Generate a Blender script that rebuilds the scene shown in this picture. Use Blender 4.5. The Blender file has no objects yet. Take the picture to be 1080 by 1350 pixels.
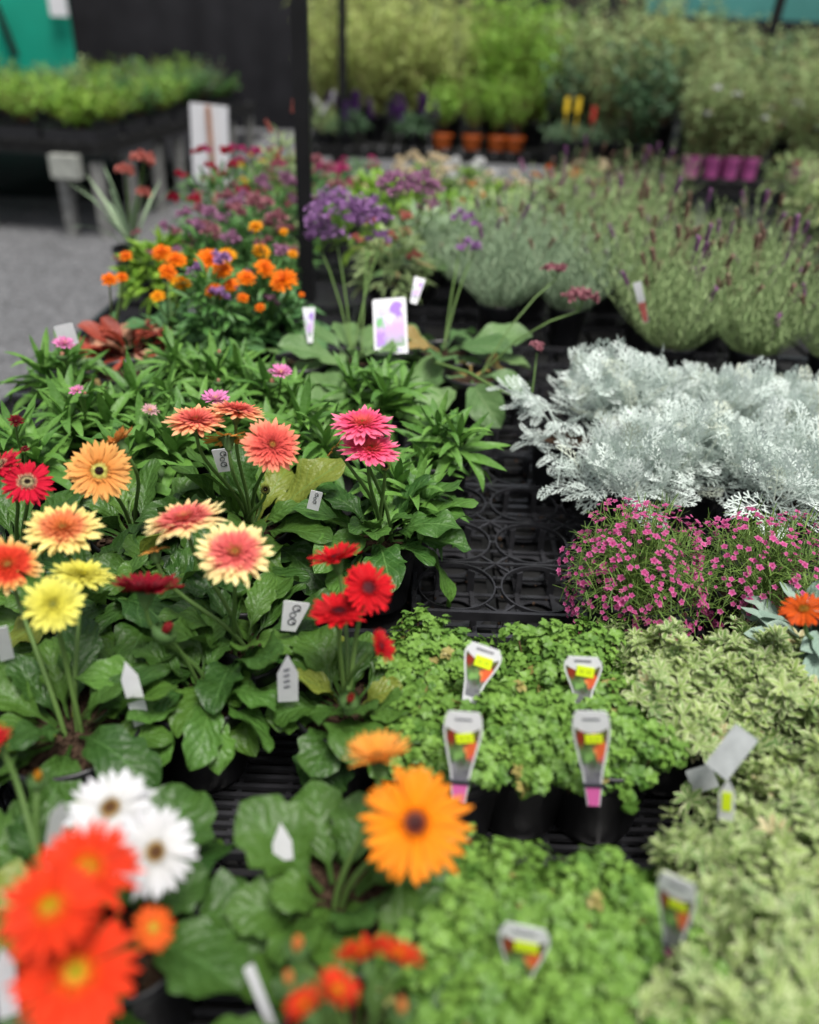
import bpy, math, random
import numpy as np
from mathutils import Vector, Matrix

SC = bpy.context.scene
COL = SC.collection
R_ = math.radians

# ---------------------------------------------------------------- camera
CAM_H, PITCH, ROLL, FPX = 1.45, R_(31.0), R_(2.3), 1083.0
CAM = Vector((0, 0, CAM_H))
FW = Vector((0, math.cos(PITCH), -math.sin(PITCH)))
_r0 = Vector((1, 0, 0)); _u0 = Vector((0, math.sin(PITCH), math.cos(PITCH)))
RT = _r0 * math.cos(ROLL) + _u0 * math.sin(ROLL)
UP = -_r0 * math.sin(ROLL) + _u0 * math.cos(ROLL)
cd = bpy.data.cameras.new('camera'); cam = bpy.data.objects.new('camera', cd); COL.objects.link(cam)
cam.matrix_world = Matrix.Translation(CAM) @ Matrix((RT, UP, -FW)).transposed().to_4x4()
cd.sensor_fit = 'HORIZONTAL'; cd.sensor_width = 36; cd.lens = 36 * FPX / 1080
cd.clip_start = 0.05; cd.clip_end = 500
cd.dof.use_dof = True; cd.dof.focus_distance = 1.10; cd.dof.aperture_fstop = 2.3
SC.camera = cam

# ---------------------------------------------------------------- sky, sun, exposure
SUN_EL, SUN_AZ = R_(70), R_(150)      # azimuth measured from +Y towards +X
w = bpy.data.worlds.new('World'); SC.world = w; w.use_nodes = True
nt = w.node_tree; nt.nodes.clear()
sky = nt.nodes.new('ShaderNodeTexSky'); sky.sky_type = 'NISHITA'; sky.sun_disc = False
sky.sun_elevation = SUN_EL; sky.sun_rotation = SUN_AZ; sky.air_density = 1.0; sky.dust_density = 4.0; sky.ozone_density = 0.6
hsv = nt.nodes.new('ShaderNodeHueSaturation'); hsv.inputs['Saturation'].default_value = 0.35
bg = nt.nodes.new('ShaderNodeBackground'); bg.inputs[1].default_value = 0.085
wo = nt.nodes.new('ShaderNodeOutputWorld')
nt.links.new(sky.outputs[0], hsv.inputs['Color']); nt.links.new(hsv.outputs[0], bg.inputs[0]); nt.links.new(bg.outputs[0], wo.inputs[0])
sl = bpy.data.lights.new('sun', 'SUN'); sl.energy = 2.5; sl.angle = R_(20); sl.color = (1.0, 0.97, 0.92)
so = bpy.data.objects.new('sun', sl); COL.objects.link(so)
sd = Vector((math.sin(SUN_AZ) * math.cos(SUN_EL), math.cos(SUN_AZ) * math.cos(SUN_EL), math.sin(SUN_EL)))
so.rotation_euler = sd.to_track_quat('Z', 'Y').to_euler(); so.location = (0, 0, 6)
SC.view_settings.view_transform = 'Standard'; SC.view_settings.look = 'None'
SC.view_settings.exposure = 0.78; SC.view_settings.gamma = 1
SC.cycles.max_bounces = 6; SC.cycles.transparent_max_bounces = 4
SC.cycles.use_denoising = True

# ---------------------------------------------------------------- pixel helpers
def ray(px, py):
    return (FW + RT * ((px - 540) / FPX) + UP * ((675 - py) / FPX)).normalized()
def P(px, py, z):
    d = ray(px, py); return CAM + d * ((z - CAM_H) / d.z)
def PY(px, py, y):
    d = ray(px, py); return CAM + d * (y / d.y)

# ---------------------------------------------------------------- mesh helpers
def lin(c):
    return tuple(((v / 255) / 12.92 if v / 255 <= .04045 else ((v / 255 + .055) / 1.055) ** 2.4) for v in c)
def rng(s): return np.random.default_rng(s)

class MB:
    def __init__(s): s.V = []; s.F = []; s.U = []; s.Rn = []; s.M = []; s.n = 0
    def add(s, V, F, U=None, r=0.5, m=0):
        V = np.asarray(V, float).reshape(-1, 3); F = np.asarray(F, int).reshape(-1, 4)
        if U is None: U = np.zeros((len(V), 2))
        s.V.append(V); s.F.append(F + s.n); s.U.append(np.asarray(U, float))
        s.Rn.append(np.full(len(V), r) if np.isscalar(r) else np.asarray(r)); s.M.append(np.full(len(F), m)); s.n += len(V)
    def mesh(s, name, mats, smooth=True):
        V = np.concatenate(s.V); F = np.concatenate(s.F); U = np.concatenate(s.U); Rn = np.concatenate(s.Rn); M = np.concatenate(s.M)
        me = bpy.data.meshes.new(name)
        me.vertices.add(len(V)); me.vertices.foreach_set('co', V.astype(np.float32).ravel())
        me.loops.add(len(F) * 4); me.loops.foreach_set('vertex_index', F.astype(np.int32).ravel())
        me.polygons.add(len(F)); me.polygons.foreach_set('loop_start', (np.arange(len(F)) * 4).astype(np.int32))
        me.polygons.foreach_set('material_index', M.astype(np.int32))
        me.update(calc_edges=True)
        uv = me.uv_layers.new(name='UVMap'); uv.data.foreach_set('uv', U[F.ravel()].astype(np.float32).ravel())
        at = me.attributes.new('rnd', 'FLOAT', 'POINT'); at.data.foreach_set('value', Rn.astype(np.float32))
        me.polygons.foreach_set('use_smooth', np.full(len(F), smooth))
        for m in (mats if isinstance(mats, (list, tuple)) else [mats]): me.materials.append(m)
        me.validate(); return me
    def place(s, tpls, pos, yaw, pitch, roll=0, sc=1, rnd=None, m=0, seed=0):
        """instance random templates (V,F,U): leaf along +Y; roll about Y, pitch about X (up), yaw about Z"""
        pos = np.asarray(pos, float).reshape(-1, 3); n = len(pos); g = rng(seed + 17)
        yaw, pitch, roll, sc = [np.broadcast_to(np.asarray(a, float), (n,)) for a in (yaw, pitch, roll, sc)]
        if rnd is None: rnd = g.random(n)
        if isinstance(tpls, tuple): tpls = [tpls]
        k = g.integers(0, len(tpls), n)
        for t, (V, F, U) in enumerate(tpls):
            ix = np.where(k == t)[0]
            if not len(ix): continue
            Q = V[None] * sc[ix][:, None, None]
            x, y, z = Q[..., 0], Q[..., 1], Q[..., 2]
            c, q = np.cos(roll[ix])[:, None], np.sin(roll[ix])[:, None]; x, z = x * c + z * q, -x * q + z * c
            c, q = np.cos(pitch[ix])[:, None], np.sin(pitch[ix])[:, None]; y, z = y * c - z * q, y * q + z * c
            c, q = np.cos(yaw[ix])[:, None], np.sin(yaw[ix])[:, None]; x, y = x * c - y * q, x * q + y * c
            W = np.stack([x, y, z], -1) + pos[ix][:, None]
            FF = F[None] + (np.arange(len(ix)) * len(V))[:, None, None]
            s.add(W.reshape(-1, 3), FF.reshape(-1, 4), np.tile(U, (len(ix), 1)), np.repeat(rnd[ix], len(V)), m)
    def tube(s, pts, rad, sides=6, r=0.5, m=0, cap=True):
        pts = [Vector(p) for p in pts]; n = len(pts)
        rad = [rad] * n if np.isscalar(rad) else rad
        V = []; U = []
        ref = Vector((0.3, 0.2, 1)).normalized()
        for i, p in enumerate(pts):
            t = (pts[min(i + 1, n - 1)] - pts[max(i - 1, 0)]).normalized()
            a = t.cross(Vector((1, 0, 0)) if abs(t.x) < .8 else Vector((0, 1, 0))).normalized(); b = t.cross(a)
            for j in range(sides):
                th = 2 * math.pi * j / sides; V.append(p + a * (rad[i] * math.cos(th)) + b * (rad[i] * math.sin(th))); U.append((j / sides, i / (n - 1)))
        F = [[i * sides + j, i * sides + (j + 1) % sides, (i + 1) * sides + (j + 1) % sides, (i + 1) * sides + j] for i in range(n - 1) for j in range(sides)]
        s.add([tuple(v) for v in V], F, U, r, m)
    def box(s, c, h, rot=None, m=0, r=.5):
        V = np.array([[x, y, z] for x in (-1, 1) for y in (-1, 1) for z in (-1, 1)], float) * np.asarray(h)
        if rot is not None: V = V @ np.array(rot.to_3x3()).T
        V = V + np.asarray(c)
        F = [[0, 1, 3, 2], [4, 6, 7, 5], [0, 4, 5, 1], [2, 3, 7, 6], [0, 2, 6, 4], [1, 5, 7, 3]]
        s.add(V, F, None, r, m)
    def lathe(s, prof, sides=24, m=0, c=(0, 0, 0), r=.5):
        V = [(c[0] + a * math.cos(2 * math.pi * j / sides), c[1] + a * math.sin(2 * math.pi * j / sides), c[2] + z) for a, z in prof for j in range(sides)]
        U = [(j / sides, i / max(1, len(prof) - 1)) for i in range(len(prof)) for j in range(sides)]
        F = [[i * sides + j, i * sides + (j + 1) % sides, (i + 1) * sides + (j + 1) % sides, (i + 1) * sides + j] for i in range(len(prof) - 1) for j in range(sides)]
        s.add(V, F, U, r, m)

def gridleaf(L, W, nv, nu, prof, curl=0.5, fold=0.3, wav=0.0, seed=0, kink=1.0):
    v = np.linspace(0, 1, nv + 1); u = np.linspace(-1, 1, nu + 1)
    hw = W / 2 * np.array([prof(t) for t in v])
    th = -curl * v ** kink
    ds = L / nv
    y = np.concatenate([[0], np.cumsum(np.cos((th[1:] + th[:-1]) / 2) * ds)]); z = np.concatenate([[0], np.cumsum(np.sin((th[1:] + th[:-1]) / 2) * ds)])
    g = rng(seed); ph = g.random(2) * 6.28; fr = 1.4 + g.random() * 1.6
    V = []; U = []
    for i in range(nv + 1):
        for j in range(nu + 1):
            x = u[j] * hw[i]; f = fold * abs(u[j]) * hw[i] + wav * abs(u[j]) ** 1.5 * math.sin(2 * math.pi * fr * v[i] + ph[int(u[j] > 0)]) * min(1, hw[i] / (W * .2 + 1e-9))
            V.append((x, y[i] - f * math.sin(th[i]), z[i] + f * math.cos(th[i]))); U.append(((u[j] + 1) / 2, v[i]))
    F = [[i * (nu + 1) + j, i * (nu + 1) + j + 1, (i + 1) * (nu + 1) + j + 1, (i + 1) * (nu + 1) + j] for i in range(nv) for j in range(nu)]
    return np.array(V), np.array(F), np.array(U)
def bend(T, L, curl):
    V, F, U = T; V = V.copy(); k = -curl / L; y = V[:, 1]; z = V[:, 2].copy(); th = k * y
    V[:, 1] = np.sin(th) / k - z * np.sin(th); V[:, 2] = (1 - np.cos(th)) / k + z * np.cos(th)
    return V, F, U

def obj(name, me, parent=None, loc=None, rot=None, label=None):
    o = bpy.data.objects.new(name, me); COL.objects.link(o)
    if parent: o.parent = parent
    if loc is not None: o.location = loc
    if rot is not None: o.rotation_euler = rot
    if label: o['label'] = label
    return o
def tag(o, label, cat, group=None):
    o['label'] = label; o['category'] = cat
    if group: o['group'] = group
    return o
def thing(name, label, cat, loc=(0, 0, 0), rz=0, group=None, sc=1):
    o = bpy.data.objects.new(name, None); COL.objects.link(o); o.empty_display_size = .05
    o.location = loc; o.rotation_euler = (0, 0, rz); o.scale = (sc, sc, sc)
    return tag(o, label, cat, group)
def copy_thing(src, loc, rz, label, sc=1):
    def cp(o, par):
        c = o.copy(); COL.objects.link(c); c.parent = par
        for ch in o.children: cp(ch, c)
        return c
    r = cp(src, None); r.location = loc; r.rotation_euler = (0, 0, rz); r.scale = (sc, sc, sc); r['label'] = label
    return r
USED = {}
def spawn(key, builder, loc, rz, label, sc=1):
    """first call builds the prototype, later calls copy it"""
    if key not in USED:
        o = builder(); USED[key] = o; o.location = loc; o.rotation_euler = (0, 0, rz); o.scale = (sc, sc, sc); o['label'] = label; return o
    return copy_thing(USED[key], loc, rz, label, sc)

# ---------------------------------------------------------------- materials
def newmat(name):
    m = bpy.data.materials.new(name); m.use_nodes = True; t = m.node_tree; t.nodes.clear()
    out = t.nodes.new('ShaderNodeOutputMaterial'); b = t.nodes.new('ShaderNodeBsdfPrincipled'); t.links.new(b.outputs[0], out.inputs[0])
    return m, t, b, out
def N(t, kind, **kw):
    n = t.nodes.new(kind)
    for k, v in kw.items(): setattr(n, k, v)
    return n
def math_(t, op, a, b=None, c=None, clamp=False):
    n = N(t, 'ShaderNodeMath', operation=op, use_clamp=clamp)
    for i, x in enumerate((a, b, c)):
        if x is None: continue
        if isinstance(x, (int, float)): n.inputs[i].default_value = x
        else: t.links.new(x, n.inputs[i])
    return n.outputs[0]
def mixc(t, f, a, b, mode='MIX'):
    n = N(t, 'ShaderNodeMix', data_type='RGBA', blend_type=mode)
    for s, x in ((n.inputs[0], f), (n.inputs[6], a), (n.inputs[7], b)):
        if isinstance(x, (int, float)): s.default_value = x
        elif isinstance(x, tuple): s.default_value = x + (1,) if len(x) == 3 else x
        else: t.links.new(x, s)
    return n.outputs[2]
def ramp(t, f, stops):
    n = N(t, 'ShaderNodeValToRGB'); cr = n.color_ramp
    while len(cr.elements) < len(stops): cr.elements.new(.5)
    for e, (p, c) in zip(cr.elements, stops): e.position = p; e.color = tuple(c) + (1,)
    t.links.new(f, n.inputs[0]); return n.outputs[0]
def finish_translucent(t, b, out, col, amt):
    tr = N(t, 'ShaderNodeBsdfTranslucent'); t.links.new(col, tr.inputs[0]) if not isinstance(col, tuple) else None
    mx = N(t, 'ShaderNodeMixShader'); mx.inputs[0].default_value = amt
    t.links.new(b.outputs[0], mx.inputs[1]); t.links.new(tr.outputs[0], mx.inputs[2]); t.links.new(mx.outputs[0], out.inputs[0])

def leaf_mat(name, dark, light, vein=0.0, veincol=None, rough=.5, transl=.2, old=None, nveins=9, edge=None, spec=.4, bumpd=.0020):
    m, t, b, out = newmat(name)
    at = N(t, 'ShaderNodeAttribute', attribute_name='rnd'); uv = N(t, 'ShaderNodeUVMap'); sx = N(t, 'ShaderNodeSeparateXYZ'); t.links.new(uv.outputs[0], sx.inputs[0])
    tc = N(t, 'ShaderNodeTexCoord'); nz = N(t, 'ShaderNodeTexNoise'); nz.inputs['Scale'].default_value = 22; nz.inputs['Detail'].default_value = 3
    t.links.new(tc.outputs['Object'], nz.inputs[0])
    f = math_(t, 'ADD', math_(t, 'MULTIPLY', at.outputs['Fac'], .65), math_(t, 'MULTIPLY', nz.outputs['Fac'], .5)); f = math_(t, 'SUBTRACT', f, .1, clamp=True)
    col = mixc(t, f, dark, light)
    if old is not None:
        k = math_(t, 'GREATER_THAN', at.outputs['Fac'], .93); col = mixc(t, math_(t, 'MULTIPLY', k, .75), col, old)
    a = math_(t, 'ABSOLUTE', math_(t, 'SUBTRACT', sx.outputs[0], .5))
    if edge is not None:
        e = math_(t, 'MULTIPLY', math_(t, 'SUBTRACT', math_(t, 'ADD', a, math_(t, 'MULTIPLY', nz.outputs['Fac'], .15)), .36), 8, clamp=True); col = mixc(t, e, col, edge)
    if vein > 0:
        mid = math_(t, 'SUBTRACT', 1, math_(t, 'MULTIPLY', a, 28), clamp=True)
        ph = math_(t, 'SUBTRACT', math_(t, 'MULTIPLY', sx.outputs[1], nveins), math_(t, 'MULTIPLY', a, nveins * .62))
        sw = math_(t, 'ABSOLUTE', math_(t, 'SUBTRACT', math_(t, 'FRACT', ph), .5))
        lat = math_(t, 'SUBTRACT', 1, math_(t, 'MULTIPLY', sw, 9), clamp=True)
        vv = math_(t, 'MAXIMUM', mid, math_(t, 'MULTIPLY', lat, .5))
        col = mixc(t, math_(t, 'MULTIPLY', vv, vein), col, veincol)
        nz2 = N(t, 'ShaderNodeTexNoise'); nz2.inputs['Scale'].default_value = 110; t.links.new(tc.outputs['Object'], nz2.inputs[0])
        hgt = math_(t, 'ADD', math_(t, 'MULTIPLY', math_(t, 'SUBTRACT', sw, 0), .8), math_(t, 'MULTIPLY', nz2.outputs['Fac'], 1.6))
        bp = N(t, 'ShaderNodeBump'); bp.inputs['Strength'].default_value = .7; bp.inputs['Distance'].default_value = bumpd
        t.links.new(hgt, bp.inputs['Height']); t.links.new(bp.outputs[0], b.inputs['Normal'])
    t.links.new(col, b.inputs['Base Color']); b.inputs['Roughness'].default_value = rough; b.inputs['Specular IOR Level'].default_value = spec
    if transl: finish_translucent(t, b, out, col, transl)
    return m
def petal_mat(name, stops, rough=.55, transl=.22, streak=.12):
    m, t, b, out = newmat(name)
    uv = N(t, 'ShaderNodeUVMap'); sx = N(t, 'ShaderNodeSeparateXYZ'); t.links.new(uv.outputs[0], sx.inputs[0])
    at = N(t, 'ShaderNodeAttribute', attribute_name='rnd')
    v = math_(t, 'ADD', sx.outputs[1], math_(t, 'MULTIPLY', math_(t, 'SUBTRACT', at.outputs['Fac'], .5), .14))
    col = ramp(t, v, [(p, lin(c)) for p, c in stops])
    w = math_(t, 'SINE', math_(t, 'MULTIPLY', sx.outputs[0], 38))
    k = math_(t, 'ADD', math_(t, 'MULTIPLY', w, streak * .5), math_(t, 'MULTIPLY', at.outputs['Fac'], .22))
    hs = N(t, 'ShaderNodeHueSaturation'); t.links.new(col, hs.inputs['Color']); t.links.new(math_(t, 'ADD', k, .82), hs.inputs['Value'])
    bp = N(t, 'ShaderNodeBump'); bp.inputs['Strength'].default_value = .5; bp.inputs['Distance'].default_value = .0006; t.links.new(w, bp.inputs['Height']); t.links.new(bp.outputs[0], b.inputs['Normal'])
    t.links.new(hs.outputs[0], b.inputs['Base Color']); b.inputs['Roughness'].default_value = rough; b.inputs['Specular IOR Level'].default_value = .25
    finish_translucent(t, b, out, hs.outputs[0], transl)
    return m
def plain(name, c, rough=.5, noise=.15, scale=30, spec=.5, metal=0, bump=0):
    m, t, b, out = newmat(name)
    tc = N(t, 'ShaderNodeTexCoord'); nz = N(t, 'ShaderNodeTexNoise'); nz.inputs['Scale'].default_value = scale; nz.inputs['Detail'].default_value = 5
    t.links.new(tc.outputs['Object'], nz.inputs[0])
    lo = tuple(x * (1 - noise) for x in c); hi = tuple(min(1, x * (1 + noise)) for x in c)
    f = math_(t, 'MULTIPLY', math_(t, 'SUBTRACT', nz.outputs['Fac'], .3), 2.5, clamp=True)
    t.links.new(mixc(t, f, lo, hi), b.inputs['Base Color']); b.inputs['Roughness'].default_value = rough; b.inputs['Specular IOR Level'].default_value = spec; b.inputs['Metallic'].default_value = metal
    if bump:
        bp = N(t, 'ShaderNodeBump'); bp.inputs['Strength'].default_value = .6; bp.inputs['Distance'].default_value = bump; t.links.new(nz.outputs['Fac'], bp.inputs['Height']); t.links.new(bp.outputs[0], b.inputs['Normal'])
    return m

M = {}
M['ger'] = leaf_mat('gerbera_leaf', (.011, .048, .010), (.095, .195, .026), vein=.45, veincol=(.12, .25, .07), rough=.44, old=(.20, .22, .03), nveins=7, spec=.36, bumpd=.0028)
M['gerlite'] = leaf_mat('gerbera_leaf_fresh', (.018, .07, .013), (.11, .24, .038), vein=.5, veincol=(.17, .32, .09), rough=.44, nveins=7, spec=.36, bumpd=.0028)
M['straw'] = leaf_mat('lance_leaf', (.035, .115, .018), (.17, .35, .06), vein=.3, veincol=(.2, .36, .12), rough=.5, nveins=1)
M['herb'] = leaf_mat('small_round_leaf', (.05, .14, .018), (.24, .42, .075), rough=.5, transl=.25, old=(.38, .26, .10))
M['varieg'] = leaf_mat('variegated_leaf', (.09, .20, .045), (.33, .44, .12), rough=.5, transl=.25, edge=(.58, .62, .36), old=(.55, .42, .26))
M['silver'] = leaf_mat('silver_leaf', (.46, .54, .49), (.80, .86, .82), rough=.8, transl=.18, spec=.15, old=(.52, .56, .44))
M['lav'] = leaf_mat('lavender_leaf', (.17, .27, .16), (.40, .50, .32), rough=.7, transl=.2, spec=.2)
M['lav2'] = leaf_mat('olive_leaf', (.17, .27, .10), (.40, .50, .24), rough=.7, transl=.2, spec=.2)
M['gyp'] = leaf_mat('fine_green', (.05, .12, .02), (.20, .32, .06), rough=.6)
M['broad'] = leaf_mat('broad_leaf', (.05, .13, .035), (.19, .31, .11), vein=.4, veincol=(.3, .4, .2), rough=.5, old=(.35, .19, .06), nveins=6)
M['calen'] = leaf_mat('spoon_leaf', (.035, .12, .035), (.13, .28, .10), vein=.3, veincol=(.25, .4, .2), rough=.5, nveins=5)
M['redleaf'] = leaf_mat('red_leaf', (.20, .03, .018), (.46, .08, .045), vein=.3, veincol=(.6, .25, .15), rough=.5, old=(.6, .36, .25), nveins=6)
M['tanleaf'] = leaf_mat('tan_leaf', (.45, .22, .13), (.62, .36, .24), vein=.3, veincol=(.7, .45, .3), rough=.5, nveins=6)
M['lime'] = leaf_mat('lime_leaf', (.10, .24, .02), (.32, .50, .06), rough=.5, transl=.3)
M['green'] = leaf_mat('mid_green_leaf', (.04, .13, .03), (.13, .30, .07), rough=.5, transl=.25)
M['shrubA'] = leaf_mat('shrub_leaf_yellow_green', (.26, .36, .07), (.62, .70, .26), rough=.6, transl=.3, old=(.5, .5, .2))
M['shrubB'] = leaf_mat('shrub_leaf_bright', (.14, .32, .03), (.36, .58, .09), rough=.5, transl=.3)
M['shrubC'] = leaf_mat('shrub_leaf_grey_green', (.18, .28, .10), (.46, .58, .26), rough=.6, transl=.3, old=(.35, .22, .1))
M['shrubD'] = leaf_mat('shrub_leaf_dark', (.04, .11, .05), (.13, .23, .11), rough=.5, transl=.2)
M['stem'] = leaf_mat('flower_stem', (.05, .11, .022), (.12, .20, .05), rough=.5, transl=0)
M['brstem'] = plain('woody_stem', (.16, .09, .045), .8)
M['dryflower'] = petal_mat('dry_mauve_floret', [(0, (120, 70, 100)), (1, (190, 130, 160))])
M['black'] = plain('black_plastic', (.011, .011, .013), .38, .3, 40, .5)
M['tray'] = plain('tray_plastic', (.026, .026, .029), .24, .35, 25, .5)
M['soil'] = plain('potting_soil', (.045, .028, .018), .95, .6, 160, .1, bump=.004)
M['white'] = plain('white_plastic_tag', (.68, .68, .70), .4, .05, 60)
M['greytag'] = plain('tag_back', (.36, .38, .38), .5, .15, 60)
M['lime_sticker'] = plain('lime_price_sticker', (.70, .86, .015), .5, .04)
M['pinkfoot'] = plain('pink_tag_foot', (.82, .16, .46), .5, .05)
M['ink'] = plain('ink', (.04, .04, .05), .6, .1)
M['greyink'] = plain('grey_ink', (.17, .17, .19), .6, .1)
M['pinkpot'] = plain('magenta_pot', (.70, .15, .44), .45, .08)
M['orangepot'] = plain('orange_pot', (.62, .13, .02), .45, .08)
M['post'] = plain('painted_post', (.008, .008, .009), .6, .25, 12, .2)
M['wood'] = plain('weathered_grey_timber', (.20, .20, .19), .8, .35, 14, .2)
M['concrete'] = plain('pale_block', (.30, .31, .28), .85, .2, 14, .2, bump=.003)
M['darkwood'] = plain('dark_slat', (.008, .008, .008), .8, .4, 14, .3)
M['cloth'] = plain('dark_shade_cloth', (.013, .013, .015), .9, .25, 3, .1)
M['green_cloth'] = plain('emerald_panel', (.0, .19, .125), .7, .15, 1.2, .2)
M['teal_cloth'] = plain('teal_shade_cloth', (.055, .20, .18), .8, .15, 1.5, .2)

# gravel
m, t, b, out = newmat('gravel'); tc = N(t, 'ShaderNodeTexCoord')
vo = N(t, 'ShaderNodeTexVoronoi'); vo.inputs['Scale'].default_value = 62; t.links.new(tc.outputs['Object'], vo.inputs['Vector'])
nz = N(t, 'ShaderNodeTexNoise'); nz.inputs['Scale'].default_value = 1.3; nz.inputs['Detail'].default_value = 6; t.links.new(tc.outputs['Object'], nz.inputs[0])
bw = N(t, 'ShaderNodeSeparateColor'); t.links.new(vo.outputs['Color'], bw.inputs[0])
c = mixc(t, bw.outputs[0], (.03, .031, .034), (.21, .213, .22)); c = mixc(t, math_(t, 'MULTIPLY', nz.outputs['Fac'], .6), c, (.075, .075, .078))
t.links.new(c, b.inputs['Base Color']); b.inputs['Roughness'].default_value = .85
bp = N(t, 'ShaderNodeBump'); bp.inputs['Distance'].default_value = .008; bp.inputs['Strength'].default_value = .8; t.links.new(vo.outputs['Distance'], bp.inputs['Height']); bp.invert = True
t.links.new(bp.outputs[0], b.inputs['Normal']); M['gravel'] = m

def photo_mat(name, stops, cols):
    """printed picture on a plant label: blotches of flower, leaf and ground colour (flat print)"""
    m, t, b, out = newmat(name); uv = N(t, 'ShaderNodeUVMap'); sx = N(t, 'ShaderNodeSeparateXYZ'); t.links.new(uv.outputs[0], sx.inputs[0])
    nz = N(t, 'ShaderNodeTexNoise'); nz.inputs['Scale'].default_value = 8; nz.inputs['Detail'].default_value = 5; t.links.new(uv.outputs[0], nz.inputs[0])
    v = math_(t, 'ADD', sx.outputs[1], math_(t, 'MULTIPLY', math_(t, 'SUBTRACT', nz.outputs['Fac'], .5), .55))
    col = ramp(t, v, [(p, lin(c)) for p, c in stops])
    for (cx, cy, rad, cc) in cols:
        dx = math_(t, 'SUBTRACT', sx.outputs[0], cx); dy = math_(t, 'SUBTRACT', sx.outputs[1], cy)
        d = math_(t, 'SQRT', math_(t, 'ADD', math_(t, 'MULTIPLY', dx, dx), math_(t, 'MULTIPLY', dy, dy)))
        d = math_(t, 'ADD', d, math_(t, 'MULTIPLY', math_(t, 'SUBTRACT', nz.outputs['Fac'], .5), .5))
        col = mixc(t, math_(t, 'MULTIPLY', math_(t, 'SUBTRACT', rad, d), 14, clamp=True), col, lin(cc))
    t.links.new(col, b.inputs['Base Color']); b.inputs['Roughness'].default_value = .35
    return m
M['photo'] = photo_mat('label_picture', [(0, (120, 118, 128)), (.28, (120, 122, 120)), (.4, (70, 95, 60)), (.6, (96, 130, 76)), (.85, (110, 60, 40)), (1, (70, 90, 60))],
                       [(.76, .64, .22, (226, 104, 60)), (.16, .78, .16, (140, 48, 36)), (.42, .50, .15, (130, 172, 96)), (.85, .40, .11, (214, 96, 110)), (.6, .8, .1, (190, 80, 50)), (.3, .66, .1, (60, 84, 44)), (.62, .56, .07, (240, 150, 90)), (.5, .34, .1, (90, 92, 80)), (.25, .2, .12, (150, 146, 156)), (.7, .16, .1, (96, 94, 104)), (.12, .5, .08, (170, 190, 130)), (.9, .86, .08, (90, 120, 60))])
M['lavphoto'] = photo_mat('lavender_picture', [(0, (120, 160, 110)), (.2, (190, 170, 205)), (.45, (200, 165, 215)), (.7, (205, 200, 220)), (1, (225, 228, 240))],
                          [(.75, .85, .25, (160, 120, 205)), (.15, .55, .16, (120, 180, 120)), (.15, .18, .2, (170, 130, 215)), (.45, .6, .14, (235, 225, 250))])

# ---------------------------------------------------------------- pot
POTZ = 0.69; RIM = 0.81
def pot_mesh(r=.062, h=.12, mat='black', name='pot'):
    mb = MB(); k = r / .062
    mb.lathe([(.001, 0), (r * .74, 0), (r * .76, .004), (r * .93, h - .02), (r * .99, h - .018), (r, h - .003), (r * .985, h), (r * .95, h), (r * .93, h - .006), (r * .92, h - .03)], 28)
    return mb.mesh(name, M[mat])
def soil_mesh(r=.057, h=.1):
    mb = MB(); g = rng(3); n = 24
    rings = [(.001, 0), (r * .3, .003), (r * .65, .002), (r, -.002)]
    mb.lathe([(a, h + z) for a, z in rings], n); V = mb.V[0]; V[:, 2] += g.normal(0, .0018, len(V))
    # loose bark crumbs
    for i in range(60):
        a = g.random() * 6.28; q = r * .92 * math.sqrt(g.random()); s_ = .0018 + g.random() * .003
        mb.box((q * math.cos(a), q * math.sin(a), h + .002), (s_, s_ * .7, s_ * .6), Matrix.Rotation(g.random() * 3, 3, 'Z') @ Matrix.Rotation(g.random() * 2, 3, 'X'))
    return mb.mesh('soil', M['soil'], False)
POT = pot_mesh(); SOIL = soil_mesh()
POTL = pot_mesh(.078, .125, name='large_pot'); SOILL = soil_mesh(.072, .105)
def add_pot(t, big=False, tilt=0):
    p = obj('pot', POTL if big else POT, t); s = obj('soil', SOILL if big else SOIL, p); return p

# ---------------------------------------------------------------- leaf templates
def prof_ger(v):
    p = max(0, (v - .16) / .84)
    base = .075 if v < .9 else .03
    w = math.sin(math.pi * min(1, p) ** 1.25) ** .8 if 0 < p < 1 else 0
    return max(base if v < .96 else .0, w * (1 - .2 * (.5 + .5 * math.cos(2 * math.pi * 5.5 * v)) * (1 if v < .85 else .3)))
GER = [gridleaf(.140, .060, 24, 6, prof_ger, c, f, .0075, i, 1.3) for i, (c, f) in enumerate([(.5, .25), (.9, .15), (1.3, .3), (.7, .45), (1.1, .05), (.3, .35), (1.7, .2)])]
GERR = [gridleaf(.118, .078, 22, 6, prof_ger, c, f, .0085, i + 20, 1.2) for i, (c, f) in enumerate([(.5, .2), (.8, .1), (1.2, .25), (.9, .3)])]
def prof_lance(v): return max(.12 if v < .3 else 0, math.sin(math.pi * min(1, max(0, v)) ** .85) ** .8 if v < 1 else 0)
LANCE = [gridleaf(.10, .020, 8, 2, prof_lance, c, .5, .001, i) for i, c in enumerate([.3, .7, 1.1, 1.5, -.25])]
def prof_ov(v): return math.sin(math.pi * min(1, v) ** .8) ** .7 if 0 < v < 1 else 0.06
SMALL = [gridleaf(.0115, .0088, 3, 2, prof_ov, c, .25) for c in (.3, .8)]
VARI = [gridleaf(.020, .0082, 4, 2, lambda v: math.sin(math.pi * min(1, v) ** 1.3) ** .8 if 0 < v < 1 else .12, c, .3) for c in (.2, .7, -.2)]
def prof_broad(v):
    p = max(0, (v - .22) / .78); return max(.09 if v < .9 else 0, math.sin(math.pi * p ** 1.15) ** .65 if 0 < p < 1 else 0)
BROAD = [gridleaf(.19, .085, 14, 6, prof_broad, c, .3, .006, i + 40, 1.2) for i, c in enumerate([.4, .8, 1.3, 1.8])]
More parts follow.
